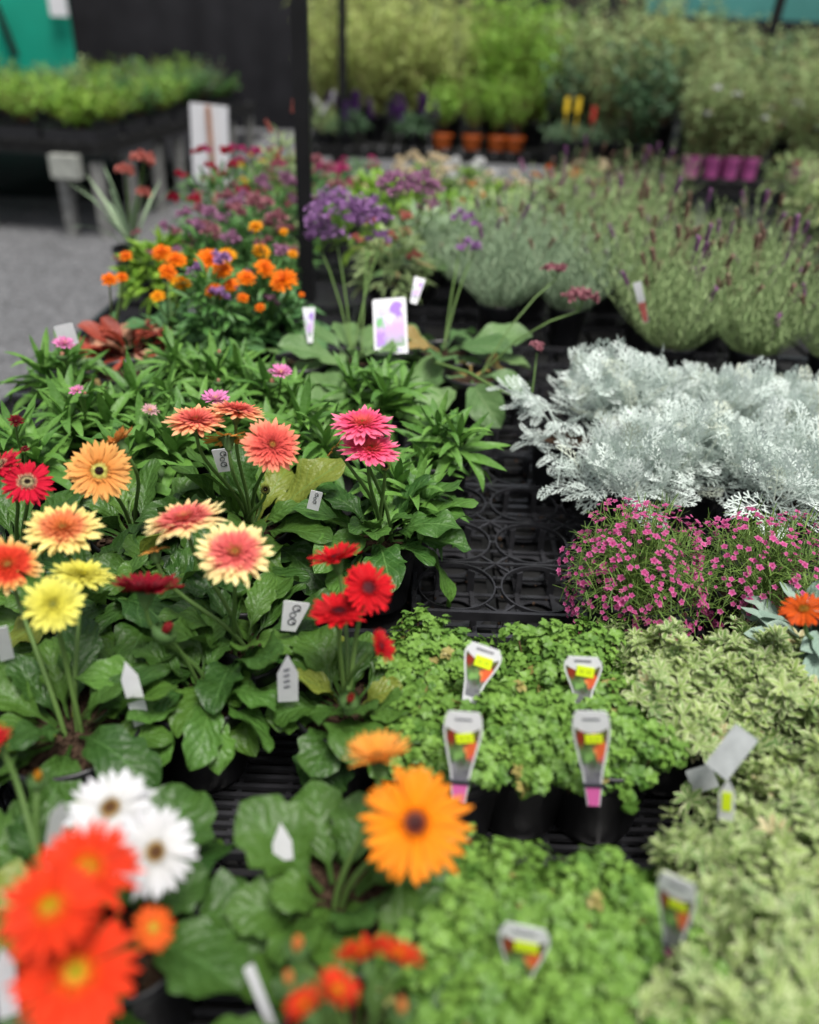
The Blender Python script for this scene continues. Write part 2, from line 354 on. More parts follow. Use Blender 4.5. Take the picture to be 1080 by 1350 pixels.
SPOON = [gridleaf(.11, .036, 8, 4, prof_broad, c, .3, .003, i + 50, 1.2) for i, c in enumerate([.4, .8, 1.3])]
TINY = [gridleaf(.022, .006, 3, 1, prof_ov, c, 0) for c in (.3, -.2)]
SLEAF = [gridleaf(.055, .010, 4, 2, prof_lance, c, .2) for c in (.4, .9, 1.3)]
SLEAFW = [gridleaf(.05, .020, 4, 2, prof_ov, c, .2) for c in (.4, .9)]

def rosette(leafs, k, pitch, seed, sc=(.8, 1.1), layers=1):
    mb = MB(); g = rng(seed)
    for l in range(layers):
        n = k; yaw = np.arange(n) * 6.283 / n + g.normal(0, .2, n) + l * 1.0
        mb.place(leafs, np.tile([0, 0, -l * .004], (n, 1)), yaw, pitch + g.normal(0, .15, n) - l * .45, g.normal(0, .2, n), g.uniform(*sc, n) * (1 + .25 * l), seed=seed + l)
    return np.concatenate(mb.V), np.concatenate(mb.F), np.concatenate(mb.U)

def dome_pts(n, r, h, seed, lump=.14, inner=.25, zmin=-.1):
    g = rng(seed); i = np.arange(n); u = 1 - (i + .5) / n * (1 - zmin); a = i * 2.399963 + g.normal(0, .2, n); s = np.sqrt(np.clip(1 - u * u, 0, 1))
    d = np.stack([s * np.cos(a), s * np.sin(a), u], 1)
    ph = g.random(3) * 6; l = 1 + lump * (np.sin(3 * a + ph[0] + 4 * u) + .7 * np.sin(5 * a + ph[1] - 6 * u)) * (.4 + s) * .7
    k = l * (1 - inner * g.random(n) ** 1.6)
    p = d * np.array([r, r, h]) * k[:, None]
    return p, d

# ---------------------------------------------------------------- flower heads
PET = {
 'cream': dict(stops=[(0, (205, 150, 60)), (.16, (226, 130, 92)), (.3, (238, 106, 106)), (.56, (242, 128, 116)), (.7, (250, 214, 150)), (1, (253, 240, 170))], full=True),
 'creamo': dict(stops=[(0, (190, 140, 60)), (.2, (236, 130, 66)), (.5, (238, 140, 92)), (.68, (248, 218, 130)), (1, (252, 238, 150))], full=True),
 'redcreamo': dict(stops=[(0, (200, 120, 50)), (.3, (225, 62, 36)), (.6, (232, 74, 50)), (.8, (246, 180, 100)), (1, (250, 220, 150))], full=True),
 'coralpeach': dict(stops=[(0, (150, 80, 40)), (.2, (216, 84, 74)), (.5, (242, 120, 106)), (.7, (252, 164, 118)), (1, (254, 202, 150))], full=True),
 'coral': dict(stops=[(0, (150, 90, 40)), (.25, (222, 84, 78)), (.6, (242, 108, 94)), (1, (252, 166, 130))], full=True),
 'peachback': dict(stops=[(0, (150, 150, 60)), (.4, (220, 150, 60)), (1, (250, 170, 90))], full=False),
 'hotpink': dict(stops=[(0, (235, 110, 70)), (.22, (248, 106, 100)), (.5, (246, 76, 122)), (1, (252, 136, 168))], full=True),
 'apricot': dict(stops=[(0, (225, 150, 70)), (.4, (244, 164, 84)), (1, (250, 190, 112))], full='ring', disc=[(0, (30, 8, 8)), (.42, (60, 16, 12)), (.5, (226, 226, 120)), (1, (236, 214, 120))]),
 'yellow': dict(stops=[(0, (190, 180, 60)), (.3, (232, 224, 84)), (1, (244, 240, 122))], full=True, disc=[(0, (130, 130, 50)), (1, (200, 200, 90))]),
 'red': dict(stops=[(0, (110, 8, 16)), (.3, (196, 12, 24)), (1, (226, 26, 38))], full='ring', disc=[(0, (110, 50, 60)), (.5, (90, 20, 30)), (1, (170, 30, 40))]),
 'darkred': dict(stops=[(0, (80, 6, 20)), (1, (160, 14, 40))], full='ring', disc=[(0, (90, 30, 30)), (1, (120, 20, 30))]),
 'reddark': dict(stops=[(0, (225, 190, 150)), (.33, (222, 170, 140)), (.4, (205, 20, 50)), (1, (214, 24, 56))], full='ring', disc=[(0, (30, 16, 16)), (.3, (50, 30, 24)), (.5, (215, 200, 150)), (1, (70, 30, 30))]),
 'orange': dict(stops=[(0, (210, 90, 10)), (.3, (255, 146, 8)), (1, (255, 150, 36))], full='single', disc=[(0, (70, 24, 34)), (.5, (90, 36, 30)), (.75, (150, 74, 40)), (1, (235, 120, 20))]),
 'orangeback': dict(stops=[(0, (226, 140, 50)), (.5, (250, 160, 60)), (1, (255, 180, 80))], full='single'),
 'redorange': dict(stops=[(0, (240, 120, 20)), (.26, (240, 96, 20)), (.4, (228, 56, 20)), (1, (240, 66, 30))], full='single', disc=[(0, (170, 160, 10)), (.4, (190, 170, 10)), (.6, (225, 150, 30)), (1, (245, 130, 40))]),
 'white': dict(stops=[(0, (215, 205, 180)), (.25, (228, 227, 224)), (1, (234, 234, 238))], full='single', disc=[(0, (84, 52, 40)), (.6, (130, 92, 50)), (1, (226, 200, 130))]),
 'smallorange': dict(stops=[(0, (220, 160, 40)), (.4, (246, 112, 40)), (1, (246, 96, 36))], full='single', disc=[(0, (190, 190, 70)), (1, (225, 160, 40))]),
 'marigold': dict(stops=[(0, (225, 90, 10)), (.5, (245, 120, 10)), (1, (252, 140, 14))], full='ball', disc=[(0, (200, 90, 10)), (1, (230, 110, 10))]),
 'amber': dict(stops=[(0, (230, 130, 10)), (1, (252, 178, 20))], full='ball', disc=[(0, (220, 130, 10)), (1, (240, 160, 10))]),
 'gazania': dict(stops=[(0, (120, 70, 20)), (.25, (210, 90, 20)), (1, (240, 92, 22))], full='single', disc=[(0, (130, 90, 20)), (1, (170, 110, 20))]),
 'strawpink': dict(stops=[(0, (220, 170, 90)), (.4, (240, 150, 200)), (1, (242, 140, 205))], full='straw', disc=[(0, (220, 180, 90)), (1, (230, 190, 140))]),
 'strawpale': dict(stops=[(0, (220, 190, 120)), (.4, (238, 190, 195)), (1, (240, 180, 190))], full='straw', disc=[(0, (220, 180, 90)), (1, (230, 190, 140))]),
 'strawdark': dict(stops=[(0, (90, 10, 20)), (1, (130, 14, 34))], full='straw', disc=[(0, (70, 10, 20)), (1, (110, 20, 30))]),
 'spent': dict(stops=[(0, (90, 100, 30)), (.5, (150, 150, 70)), (1, (190, 190, 100))], full='spent', disc=[(0, (30, 10, 14)), (.6, (50, 14, 18)), (.8, (140, 150, 60)), (1, (160, 170, 70))]),
}
for k, s in PET.items():
    s['mat'] = petal_mat(k + '_petal', s['stops'])
    s['dmat'] = petal_mat(k + '_centre', s.get('disc', [(0, (150, 120, 50)), (.5, (190, 120, 60)), (1, s['stops'][1][1])]), streak=.3)
M['calyx'] = leaf_mat('calyx', (.03, .08, .02), (.10, .18, .05), rough=.6, transl=0)
def petprof(v): return (.42 + .58 * min(1, v / .6)) * (1 if v < .78 else math.sqrt(max(0, 1 - ((v - .78) / .225) ** 2)))
def petal(mb, R, r0, r1, wd, e0, e1, yaw, g, z=0, rnd=.5, twist=0, nv=6, nu=2):
    """one ray petal, uv v = radius fraction from the head's centre"""
    L = (r1 - r0) * R
    T = gridleaf(1, wd * R / L if L else wd, nv, nu, petprof, 0, 0)
    V = T[0].copy() * L
    if nu == 2 and wd > .14: V[-3:, 0] *= .2; V[-6:-3, 0] *= .8
    s = V[:, 1] / L; th0, th1 = e0, e1
    ss = np.linspace(0, 1, nv + 1); th = th0 + (th1 - th0) * ss
    yy = np.concatenate([[0], np.cumsum(np.cos((th[1:] + th[:-1]) / 2) * L / nv)]); zz = np.concatenate([[0], np.cumsum(np.sin((th[1:] + th[:-1]) / 2) * L / nv)])
    x = V[:, 0]; cup = -.25 * np.abs(x) * (1 if nu > 1 else 0)
    y = np.interp(s, ss, yy); zc = np.interp(s, ss, zz) + cup + twist * x
    y = y + r0 * R
    c, q = math.cos(yaw), math.sin(yaw)
    W = np.stack([x * c - y * q, x * q + y * c, zc + z], 1)
    U = np.stack([T[2][:, 0], r0 + s * (r1 - r0)], 1)
    mb.add(W, T[1], U, rnd)
def head_mesh(kind, R, seed, cup=0.0):
    s = PET[kind]; g = rng(seed); mb = MB(); f = s['full']
    D = math.radians
    if f is True: lay = [(22, .18, 1.0, .19, 2, -12, 0), (22, .18, .96, .18, 9, -4, .01), (24, .17, .80, .12, 14, 4, .02), (26, .16, .66, .085, 20, 10, .03), (28, .15, .55, .07, 28, 18, .035), (26, .13, .45, .06, 38, 32, .04), (24, .11, .34, .05, 50, 50, .04), (18, .08, .24, .045, 60, 68, .04)]
    elif f == 'ring': lay = [(24, .2, 1.0, .17, 3, -12, 0), (24, .2, .95, .16, 11, -2, .01), (22, .2, .84, .12, 18, 6, .015), (34, .2, .42, .045, 40, 48, .02)]
    elif f == 'single': lay = [(25, .18, 1.0, .165, 2, -8, 0), (23, .18, .93, .15, 9, 1, .012), (30, .18, .34, .05, 45, 60, .015)]
    elif f == 'ball': lay = [(16, .1, 1.0, .3, 0, -15, 0), (15, .1, .88, .28, 16, 0, .02), (14, .08, .72, .25, 32, 14, .05), (12, .06, .55, .22, 50, 36, .08)]
    elif f == 'straw': lay = [(16, .15, 1.0, .22, 14, 6, 0), (16, .15, .85, .2, 32, 30, .02), (14, .15, .62, .18, 50, 60, .04)]
    elif f == 'spent': lay = [(20, .3, 1.0, .12, 35, 60, 0), (24, .3, .8, .1, 55, 80, 0)]
    else: lay = [(18, .18, 1.0, .2, 0, -10, 0)]
    for (n, r0, r1, wd, e0, e1, z) in lay:
        off = g.random() * 6
        for i in range(n):
            if f != 'single' and n > 18 and g.random() < .03: continue
            petal(mb, R, r0, r1 * (1 + g.normal(0, .05)), wd * (1 + g.normal(0, .12)), D(e0 + g.normal(0, 4)) + cup, D(e1 + g.normal(0, 12)) + cup, off + (i + g.normal(0, .2)) * 6.2832 / n, g, z * R, float(np.clip(.5 + g.normal(0, .25), 0, 1)), g.normal(0, .16), nv=6 if R > .02 else 4)
    pm = mb.mesh('petals', s['mat'])
    db = MB(); rd = {True: .17, 'ring': .29, 'single': .23, 'ball': .15, 'straw': .25, 'spent': .5}.get(f, .2)
    n = 110 if R > .028 else 40
    T = gridleaf(1, .8, 2, 1, lambda v: 1 - .75 * v, 0, 0)
    i = np.arange(n); rr = rd * R * np.sqrt((i + .5) / n); a = i * 2.39996
    for k in range(n):
        sz = R * rd * .2
        V = T[0] * sz; V = V[:, [0, 2, 1]]; V[:, 1] = 0
        for q in (0, 1.57):
            c, ss = math.cos(a[k] + q), math.sin(a[k] + q)
            W = np.stack([V[:, 0] * c - V[:, 1] * ss + rr[k] * math.cos(a[k]), V[:, 0] * ss + V[:, 1] * c + rr[k] * math.sin(a[k]), V[:, 2] * (1 + .4 * g.random()) + .07 * R - .25 * rr[k] * rr[k] / R], 1)
            db.add(W, T[1], np.stack([T[2][:, 0], np.full(len(V), rr[k] / (rd * R))], 1), float(g.random()))
    db.lathe([(.0005, .085 * R), (rd * R * .6, .075 * R), (rd * R, .04 * R)], 16)
    u = db.U[-1]; u[:, 1] = np.repeat([0, .6, 1], 16)
    return pm, db.mesh('centre', s['dmat'])
def calyx_mesh(R):
    mb = MB(); mb.lathe([(.003, -.16 * R - .012), (.006, -.16 * R - .006), (.3 * R * .8, -.10 * R), (.34 * R, -.02 * R), (.2 * R, .0)], 14)
    T = gridleaf(.2 * R, .09 * R, 2, 1, lambda v: 1 - v * .8, -.3, 0)
    n = 16; a = np.arange(n) * 6.283 / n
    mb.place(T, np.stack([.25 * R * np.cos(a), .25 * R * np.sin(a), np.full(n, -.07 * R)], 1), a - 1.5708, .3)
    return mb.mesh('calyx', M['calyx'])
def nrm(px, py, abc):
    d = ray(px, py); n = RT * abc[0] + UP * abc[1] - d * abc[2]; return n.normalized()
def add_head(t, px, py, wpx, z, kind, abc, seed, base=(0, 0, .125), stem=True, stemr=.0023, label=None, cup=0.0):
    """a bloom placed at its own height; its stem rises from the crown of plant t"""
    c = P(px, py, z); D = wpx * (c - CAM).dot(FW) / FPX; R = D / 2
    n = nrm(px, py, abc); lc = c - t.location
    pm, dm = head_mesh(kind, R, seed, cup)
    q = n.to_track_quat('Z', 'Y').to_euler()
    h = obj('flower_head', pm, t, lc, q, label)
    obj('flower_centre', dm, h)
    if PET[kind]['full'] != 'straw': obj('calyx', calyx_mesh(R), h)
    if stem:
        g = rng(seed + 5); a = Vector(base) + Vector((g.normal(0, .008), g.normal(0, .008), -.02)); e = lc - n * (.16 * R + .01)
        mid1 = a + Vector((0, 0, (e.z - a.z) * .35)) + (e - a) * .12; mid2 = e - n * (.3 * (e - a).length) * .6 - Vector((0, 0, .02))
        pts = [];
        for k in range(9):
            s = k / 8; pts.append(a * (1 - s) ** 3 + mid1 * 3 * s * (1 - s) ** 2 + mid2 * 3 * s * s * (1 - s) + e * s ** 3)
        mb = MB(); mb.tube(pts, [stemr * (1.25 - .3 * k / 8) for k in range(9)], 7, r=g.random()); obj('stem', mb.mesh('stem', M['stem']), t)
    return h
def add_bud(t, px, py, wpx, z, col, abc, seed, base=(0, 0, .125), stem=True):
    c = P(px, py, z); R = wpx * (c - CAM).dot(FW) / FPX / 2; n = nrm(px, py, abc); g = rng(seed)
    mb = MB()
    for l in range(3):
        for i in range(13): petal(mb, R, .05, 1.25 - .12 * l, .42, R_(62 + 6 * l), R_(96), i * 6.283 / 13 + l, g, 0, float(g.random()), nv=5)
    me = mb.mesh('bud_petals', col)
    h = obj('flower_bud', me, t, c - t.location, n.to_track_quat('Z', 'Y').to_euler())
    cb = MB(); cb.lathe([(.003, -.5 * R), (.75 * R, -.25 * R), (1.0 * R, .25 * R), (.9 * R, .55 * R)], 14); obj('calyx', cb.mesh('bud_calyx', M['calyx']), h)
    if stem:
        a = Vector(base); e = c - t.location - n * (.4 * R); mb = MB(); pts = [a.lerp(e, k / 6) + Vector((0, 0, .02 * math.sin(math.pi * k / 6))) for k in range(7)]; mb.tube(pts, .0022, 6); obj('stem', mb.mesh('stem', M['stem']), t)
    return h

# ---------------------------------------------------------------- plant kinds
def gerbera_foliage(seed, n=26, sc=1.0, mat='ger', tpl=None, pitch=(.1, 1.15), lean=(0, 0)):
    g = rng(seed); mb = MB(); i = np.arange(n); yaw = i * 2.39996 + g.normal(0, .25, n); q = (i + .5) / n
    pit = pitch[1] + (pitch[0] - pitch[1]) * (1 - q) ** .8 + g.normal(0, .12, n)
    s = sc * g.uniform(.78, 1.12, n) * (1 - .28 * (q > .8))
    rad = .012 + .012 * (1 - q)
    pos = np.stack([-np.sin(yaw) * rad, np.cos(yaw) * rad, .10 + .02 * q], 1)
    mb.place(tpl or GER, pos, yaw, pit, g.normal(0, .3, n), s, seed=seed)
    return mb.mesh('leaves', M[mat])
def plant_root(name, label, cat, px, py, group=None, z=RIM, big=False, pot=True, h=None, pz=POTZ):
    p = P(px, py, z); t = thing(name, label, cat, (p.x, p.y, pz), 0, group)
    if pot: add_pot(t, big)
    return t

SEEDS = iter(range(100, 100000))
def gerbera(label, px, py, heads, buds=(), n=30, sc=1.0, mat='ger', tpl=None, big=False, pitch=(.1, 1.15)):
    s = next(SEEDS); t = plant_root('gerbera_plant', label, 'plant', px, py, 'potted gerberas in bloom', big=big)
    obj('leaves', gerbera_foliage(s * 7, n, sc, mat, tpl, pitch), t)
    for h in heads:
        (x, y, w_, z, kind, abc), ex = h[:6], (h[6] if len(h) > 6 else {})
        add_head(t, x, y, w_, z, kind, abc, next(SEEDS) * 3, **ex)
    for (x, y, w_, z, col, abc) in buds: add_bud(t, x, y, w_, z, col, abc, next(SEEDS))
    return t

# ================================================================ SETTING
def plane_obj(name, x0, x1, y0, y1, z, mat, nx=1, ny=1):
    mb = MB(); xs = np.linspace(x0, x1, nx + 1); ys = np.linspace(y0, y1, ny + 1)
    V = [(x, y, z) for y in ys for x in xs]; F = [[j * (nx + 1) + i, j * (nx + 1) + i + 1, (j + 1) * (nx + 1) + i + 1, (j + 1) * (nx + 1) + i] for j in range(ny) for i in range(nx)]
    mb.add(V, F); return obj(name, mb.mesh(name, M[mat]))
g_ = plane_obj('ground', -60, 60, -20, 90, 0, 'gravel'); g_['kind'] = 'structure'
bshade = plane_obj('bench_shade_sheet', -8.5, -2.2, 7.45, 12.5, .004, 'cloth'); bshade['kind'] = 'structure'  # added dark sheet standing in for the shade under the rear left bench
bshade = plane_obj('bench_shade_sheet', 1.5, 6.5, 4.5, 12.5, .004, 'cloth'); bshade['kind'] = 'structure'  # likewise an added sheet, its dark colour painting the shade below the right benches
# loose stones on the gravel lane by the bench
mb = MB(); g = rng(5); n = 2600
for i in range(n):
    x = g.uniform(-3.2, -1.0); y = g.uniform(1.4, 7.5); s_ = .004 + .006 * g.random()
    mb.box((x, y, s_ * .35), (s_, s_ * g.uniform(.5, 1), s_ * .6), Matrix.Rotation(g.random() * 3, 3, 'Z') @ Matrix.Rotation(g.normal(0, .4), 3, 'X'), r=g.random())
st = obj('gravel_stones', mb.mesh('gravel_stones', plain('loose_stone', (.15, .15, .155), .9, .5, 3, .2), False)); st['kind'] = 'stuff'; tag(st, 'loose grey gravel scattered over the path beside the display bench', 'gravel')

def bench(label, x0, x1, y0, y1, top, legs, rz=0, origin=(0, 0), slat='darkwood', legm='wood', overlap=0):
    t = thing('display_bench', label, 'bench', (origin[0], origin[1], 0), rz)
    mb = MB(); n = int((x1 - x0) / .12)
    for i in range(n): mb.box((x0 + (i + .5) * (x1 - x0) / n, (y0 + y1) / 2, top - .0125), ((x1 - x0) / n / 2 - .008, (y1 - y0) / 2, .0125))
    obj('bench_top', mb.mesh('bench_top', M[slat], False), t)
    mb = MB()
    for x in (x0 + .03, x1 - .03): mb.box((x, (y0 + y1) / 2, top - .055), (.022, (y1 - y0) / 2, .028))
    k = max(2, int((y1 - y0) / .9))
    for i in range(k + 1): mb.box(((x0 + x1) / 2, y0 + .03 + (y1 - y0 - .06) * i / k, top - .056), ((x1 - x0) / 2 - .056, .022, .026))
    obj('frame', mb.mesh('frame', M[slat], False), t)
    lm = MB(); lm.box((0, 0, (top - .125) / 2), (.035, .035, (top - .125) / 2)); lme = lm.mesh('leg', M[legm], False)
    for (x, y) in legs: obj('leg', lme, t, (x, y, 0))
    return t
BX0, BX1 = -.97, 1.25
bench('long black slatted display bench carrying the flower trays', BX0, BX1, -.1, 4.85, .655, [(x, y) for y in (.1, 1.7, 3.2, 4.7) for x in (-.84, .2, 1.19)])

# ---- trays
def ring_tray_mesh(nx, ny, p=.127, H=.056):
    mb = MB(); W, D = nx * p, ny * p; bw = .0016
    def bar(a, b, w_, h, z):
        a, b = Vector((*a, z)), Vector((*b, z)); d = b - a; ang = math.atan2(d.y, d.x)
        mb.box((a + b) / 2, (d.length / 2, w_, h), Matrix.Rotation(ang, 3, 'Z'))
    for y in (0, D): bar((0, y), (W, y), .0030, .0075, H - .0075)
    for x in (0, W): bar((x, .0035), (x, D - .0035), .0030, .0073, H - .0075)
    for y in (0, D): bar((0, y), (W, y), .0028, .006, .006)
    for x in (0, W): bar((x, .0035), (x, D - .0035), .0028, .0058, .006)
    for j in range(1, ny): bar((.004, j * p), (W - .004, j * p), .0018, .0022, H - .0025)
    for i in range(nx):
        for j in range(ny):
            cx, cy = (i + .5) * p, (j + .5) * p; r = p * .452
            # ring
            s = 40; prof = [(r, H - .007), (r + .0022, H - .007), (r + .0022, H), (r, H), (r, H - .007)]
            mb.lathe(prof, s, c=(cx, cy, 0))
            for a in (45, 135, 225, 315):
                a = R_(a); ca, sa = math.cos(a), math.sin(a); bar((cx + ca * (r + .002), cy + sa * (r + .002)), (cx + ca * p * .69, cy + sa * p * .69), bw, .002, H - .0036)
            for a in (0, 90, 180, 270):
                a = R_(a); ca, sa = math.cos(a), math.sin(a); bar((cx + ca * (r + .002), cy + sa * (r + .002)), (cx + ca * p * .497, cy + sa * p * .497), .0024, .0018, H - .0029)
            # dark fins holding the pot
            for a in (60, 120, 240, 300):
                a = R_(a); mb.box((cx + math.cos(a) * (r - .006), cy + math.sin(a) * (r - .006), H / 2), (.0055, .0012, H / 2 - .004), Matrix.Rotation(a + math.pi / 2, 3, 'Z'))
            # base lattice
            mb.lathe([(r * .50, .004), (r * .86, .004), (r * .86, .006), (r * .50, .006), (r * .5, .004)], 24, c=(cx, cy, 0))
            for k in (-.3, 0, .3): bar((cx - p * .49, cy + k * p), (cx + p * .49, cy + k * p), .0035, .0012, .009 + k * .003)
            for k in (-.22, .22): bar((cx + k * p, cy - p * .49), (cx + k * p, cy + p * .49), .0035, .0012, .0125)
            for (x, y) in ((cx - p / 2 + .004, cy - p / 2 + .004),): bar((x, y), (x + .001, y), .002, H / 2 - .006, H / 2)
    return mb.mesh('ring_tray', M['tray'], False)
def flat_tray_mesh(nx, ny, W=.40, D=.36, H=.056):
    """open lattice crate tray: deep rim, slatted floor"""
    mb = MB()
    for y in (0, D):
        mb.box((W / 2, y, H - .006), (W / 2, .004, .006)); mb.box((W / 2, y, .008), (W / 2, .003, .008))
        for i in range(21): mb.box((.004 + i * (W - .008) / 20, y, H / 2), (.0018, .0022, H / 2 - .009))
    for x in (0, W):
        mb.box((x, D / 2, H - .006), (.004, D / 2 - .005, .0058)); mb.box((x, D / 2, .008), (.003, D / 2 - .005, .0078))
        for i in range(19): mb.box((x, .01 + i * (D - .02) / 18, H / 2), (.0022, .0018, H / 2 - .009))
    for i in range(26): mb.box((W / 2, .014 + i * (D - .028) / 25, .0255), (W / 2 - .004, .0028, .003))
    for i in range(7): mb.box((.03 + i * (W - .06) / 6, D / 2, .0195), (.003, D / 2 - .004, .0028))
    return mb.mesh('flat_tray', M['tray'], False)
RT_ME = ring_tray_mesh(4, 3); FT_ME = flat_tray_mesh(0, 0)
RTX0, RTY0 = .0125, .952
def ring_tray(x, y, label, rz=0.0):
    o = obj('growing_tray', RT_ME, None, (x, y, .658), (0, 0, rz)); tag(o, label, 'tray', 'black ring trays'); return o
ring_names = [['black pot tray with empty round holes, lowest of the bare strip beside the pink blossom', 'black pot tray under the pink blossomed plants at right'],
              ['empty round-holed black tray between the strawflower leaves and silver foliage', 'black round-holed tray beneath the silver foliage plants'],
              ['black round-holed tray in the dark gap below the lavender', 'black tray under the rear silver foliage']]
for j in range(3):
    for i in range(2): ring_tray(RTX0 + i * .520 , RTY0 + j * .3845 , ring_names[j][i], 0)
# lattice trays everywhere else
def lt(x, y): o = obj('lattice_tray', FT_ME, None, (x, y, .657)); tag(o, 'black lattice crate tray standing under the potted plants', 'tray', 'black lattice trays on the bench')
for j in range(2):
    for i in range(5): lt(-.865 + .405 * i + .02, .155 + j * .385)
for j in range(10):
    y = .925 + j * .372
    for i in range(6):
        x = -.885 + i * .405
        if y < 2.05 and x + .4 > .01 + .09: continue
        if x + .4 > BX1 + .15: continue
        lt(x - (.10 if y < 2.05 and i == 1 else 0), y)

mb = MB(); g = rng(15)
for i in range(900):
    x = g.uniform(-.1, .9); y = g.uniform(.95, 2.1); s_ = .0012 + .0026 * g.random() ** 2
    mb.box((x, y, .6775 + s_ * .5), (s_, s_ * g.uniform(.5, 1), s_ * .6), Matrix.Rotation(g.random() * 3, 3, 'Z'), r=g.random())
o = obj('spilled_compost', mb.mesh('spilled_compost', M['soil'], False)); o['kind'] = 'stuff'; tag(o, 'brown compost crumbs spilled in the empty black trays', 'compost')
# ---- posts
def post(label, p, h, sx, top_shift=(0, 0)):
    t = thing('support_post', label, 'post', (p.x, p.y, 0))
    mb = MB(); a = Vector((0, 0, 0)); b = Vector((top_shift[0], top_shift[1], h)); d = (b - a)
    mb.box((a + b) / 2, (sx / 2, sx / 2, d.length / 2), d.to_track_quat('Z', 'Y').to_matrix()); obj('shaft', mb.mesh('shaft', M['post'], False), t)
    mb = MB(); mb.box((0, 0, .004), (sx * 1.6, sx * 1.6, .004)); obj('base_plate', mb.mesh('base_plate', M['post'], False), t); return t
post('thick black square post rising through the flower bench', P(406, 400, .70), 3.2, .040)
post('thin dark post standing in the pale shrubs', PY(452, 100, 6.85), 3.2, .06)
post('slanting dark post at the right in front of the teal cloth', PY(985, 110, 6.4), 3.2, .05, (.2, 0))

# ---- back wall, cloth panels
def cloth(name, label, x0, x1, y, z0, z1, mat, cat='wall', amp=.03, per=.5, kind=None):
    n = max(8, int((x1 - x0) / .08)); mb = MB(); V = []; U = []
    for k, dy in ((0, 0), (1, .03)):
        for z in (z0, z1):
            for i in range(n + 1):
                x = x0 + (x1 - x0) * i / n; V.append((x, y + dy + amp * math.sin(x / per * 6.28) * (.6 + .4 * math.sin(x * 1.7)), z))
    m_ = n + 1; F = []
    for i in range(n): F += [[i, i + 1, m_ + i + 1, m_ + i], [2 * m_ + i + 1, 2 * m_ + i, 3 * m_ + i, 3 * m_ + i + 1], [m_ + i, m_ + i + 1, 3 * m_ + i + 1, 3 * m_ + i]]
    mb.add(V, F); o = obj(name, mb.mesh(name, M[mat])); tag(o, label, cat); return o
cloth('shade_cloth_wall', 'dark charcoal shade cloth wall behind the nursery benches', -9, 9, 13, 0, 4.2, 'cloth')
cloth('green_panel', 'bright emerald green panel at the far left behind the seedling bench', -9, PY(97, 60, 11.8).x, 11.8, 0, 3.4, 'green_cloth', 'panel', .02, 1.5)
o = cloth('teal_cloth', 'teal shade cloth hanging above the shrubs at top right', PY(850, 10, 11.5).x, 8, 11.5, PY(960, 24, 11.5).z, 3.6, 'teal_cloth', 'cloth', .03, 1.2)
mb = MB(); p0 = PY(76, 5, 11.7); mb.box((0, 0, 0), (.11, .008, .13)); o = obj('notice', mb.mesh('notice', M['white'], False), None, p0); tag(o, 'small white notice on the emerald green panel', 'sign')
mb = MB(); a = PY(-5, 5, 11.72); b_ = PY(22, 75, 11.72); mb.tube([a + Vector((0, -.03, 0)) * 1, b_], .04, 6); o = obj('guy_rope', mb.mesh('guy_rope', M['post'])); tag(o, 'dark diagonal strut across the emerald green panel', 'strut')

# ---- white sign on a stake beside the path
p = PY(278, 200, 5.0); t = thing('stake_sign', 'white board sign on a brown stake beside the gravel path', 'sign', (p.x, p.y, 0), R_(-8))
mb = MB(); mb.box((0, 0, .80), (.108, .006, .205), Matrix.Rotation(R_(3), 3, 'Y')); obj('board', mb.mesh('board', M['white'], False), t)
mb = MB(); mb.box((.01, -.018, .5), (.012, .010, .5)); obj('stake', mb.mesh('stake', plain('brown_stake', (.35, .17, .10), .8), False), t)
mb = MB(); mb.box((.0, -.0085, .86), (.05, .0015, .006)); mb.box((-.02, -.0085, .80), (.06, .0015, .004)); 

# ================================================================ GERBERAS
Cc = dict
BUDM = {k: petal_mat('bud_' + k, [(0, c1), (1, c2)]) for k, c1, c2 in (('red', (170, 60, 50), (226, 90, 80)), ('dkred', (110, 30, 30), (150, 40, 44)), ('orange', (214, 130, 60), (248, 150, 80)), ('tan', (190, 160, 80), (244, 156, 90)), ('yel', (150, 160, 50), (220, 150, 40)), ('straw', (190, 140, 110), (226, 170, 140)))}
gerbera('gerbera with two lemon yellow blooms in a big pot at left', 92, 955,
        [(70, 797, 80, .965, 'yellow', (-.05, .25, 1)), (108, 757, 84, .955, 'yellow', (.1, .9, .33)), (10, 745, 86, .97, 'redcreamo', (-.1, .45, .8))], big=True, n=30, sc=.88)
gerbera('gerbera with one dark crimson bloom and a closed red bud', 262, 905,
        [(193, 779, 98, .95, 'darkred', (.05, .93, .12), dict(cup=.35))], [(214, 838, 36, .91, BUDM['dkred'], (.5, .8, .1))], n=20, sc=.80, mat='gerlite')
gerbera('gerbera with cream tipped salmon blooms, nearer the left edge', 130, 800,
        [(83, 697, 100, .98, 'creamo', (-.08, .66, .62))], n=26)
gerbera('gerbera with two cream edged pink blooms in the middle of the left side', 318, 850,
        [(310, 729, 104, .975, 'cream', (0, .55, .72)), (243, 685, 108, .985, 'cream', (-.22, .85, .42)), (203, 724, 46, .95, 'peachback', (-.2, .9, .1))], n=30, sc=.88)
gerbera('gerbera with a large apricot bloom and dark eye', 178, 700,
        [(131, 621, 86, .99, 'apricot', (-.05, .1, 1)), (156, 584, 58, 1.0, 'apricot', (-.62, .7, .1), dict(cup=.3))], n=26)
gerbera('gerbera with coral and peach blooms on tall stems', 330, 690,
        [(258, 554, 82, 1.02, 'coralpeach', (-.02, .82, .5)), (313, 541, 78, 1.02, 'coralpeach', (.1, .92, .26)), (359, 587, 80, 1.01, 'coral', (.15, .42, .8)), (300, 577, 72, .995, 'peachback', (-.1, .95, -.18)), (350, 645, 18, .93, 'spent', (0, .2, 1))], n=36, sc=1.08)
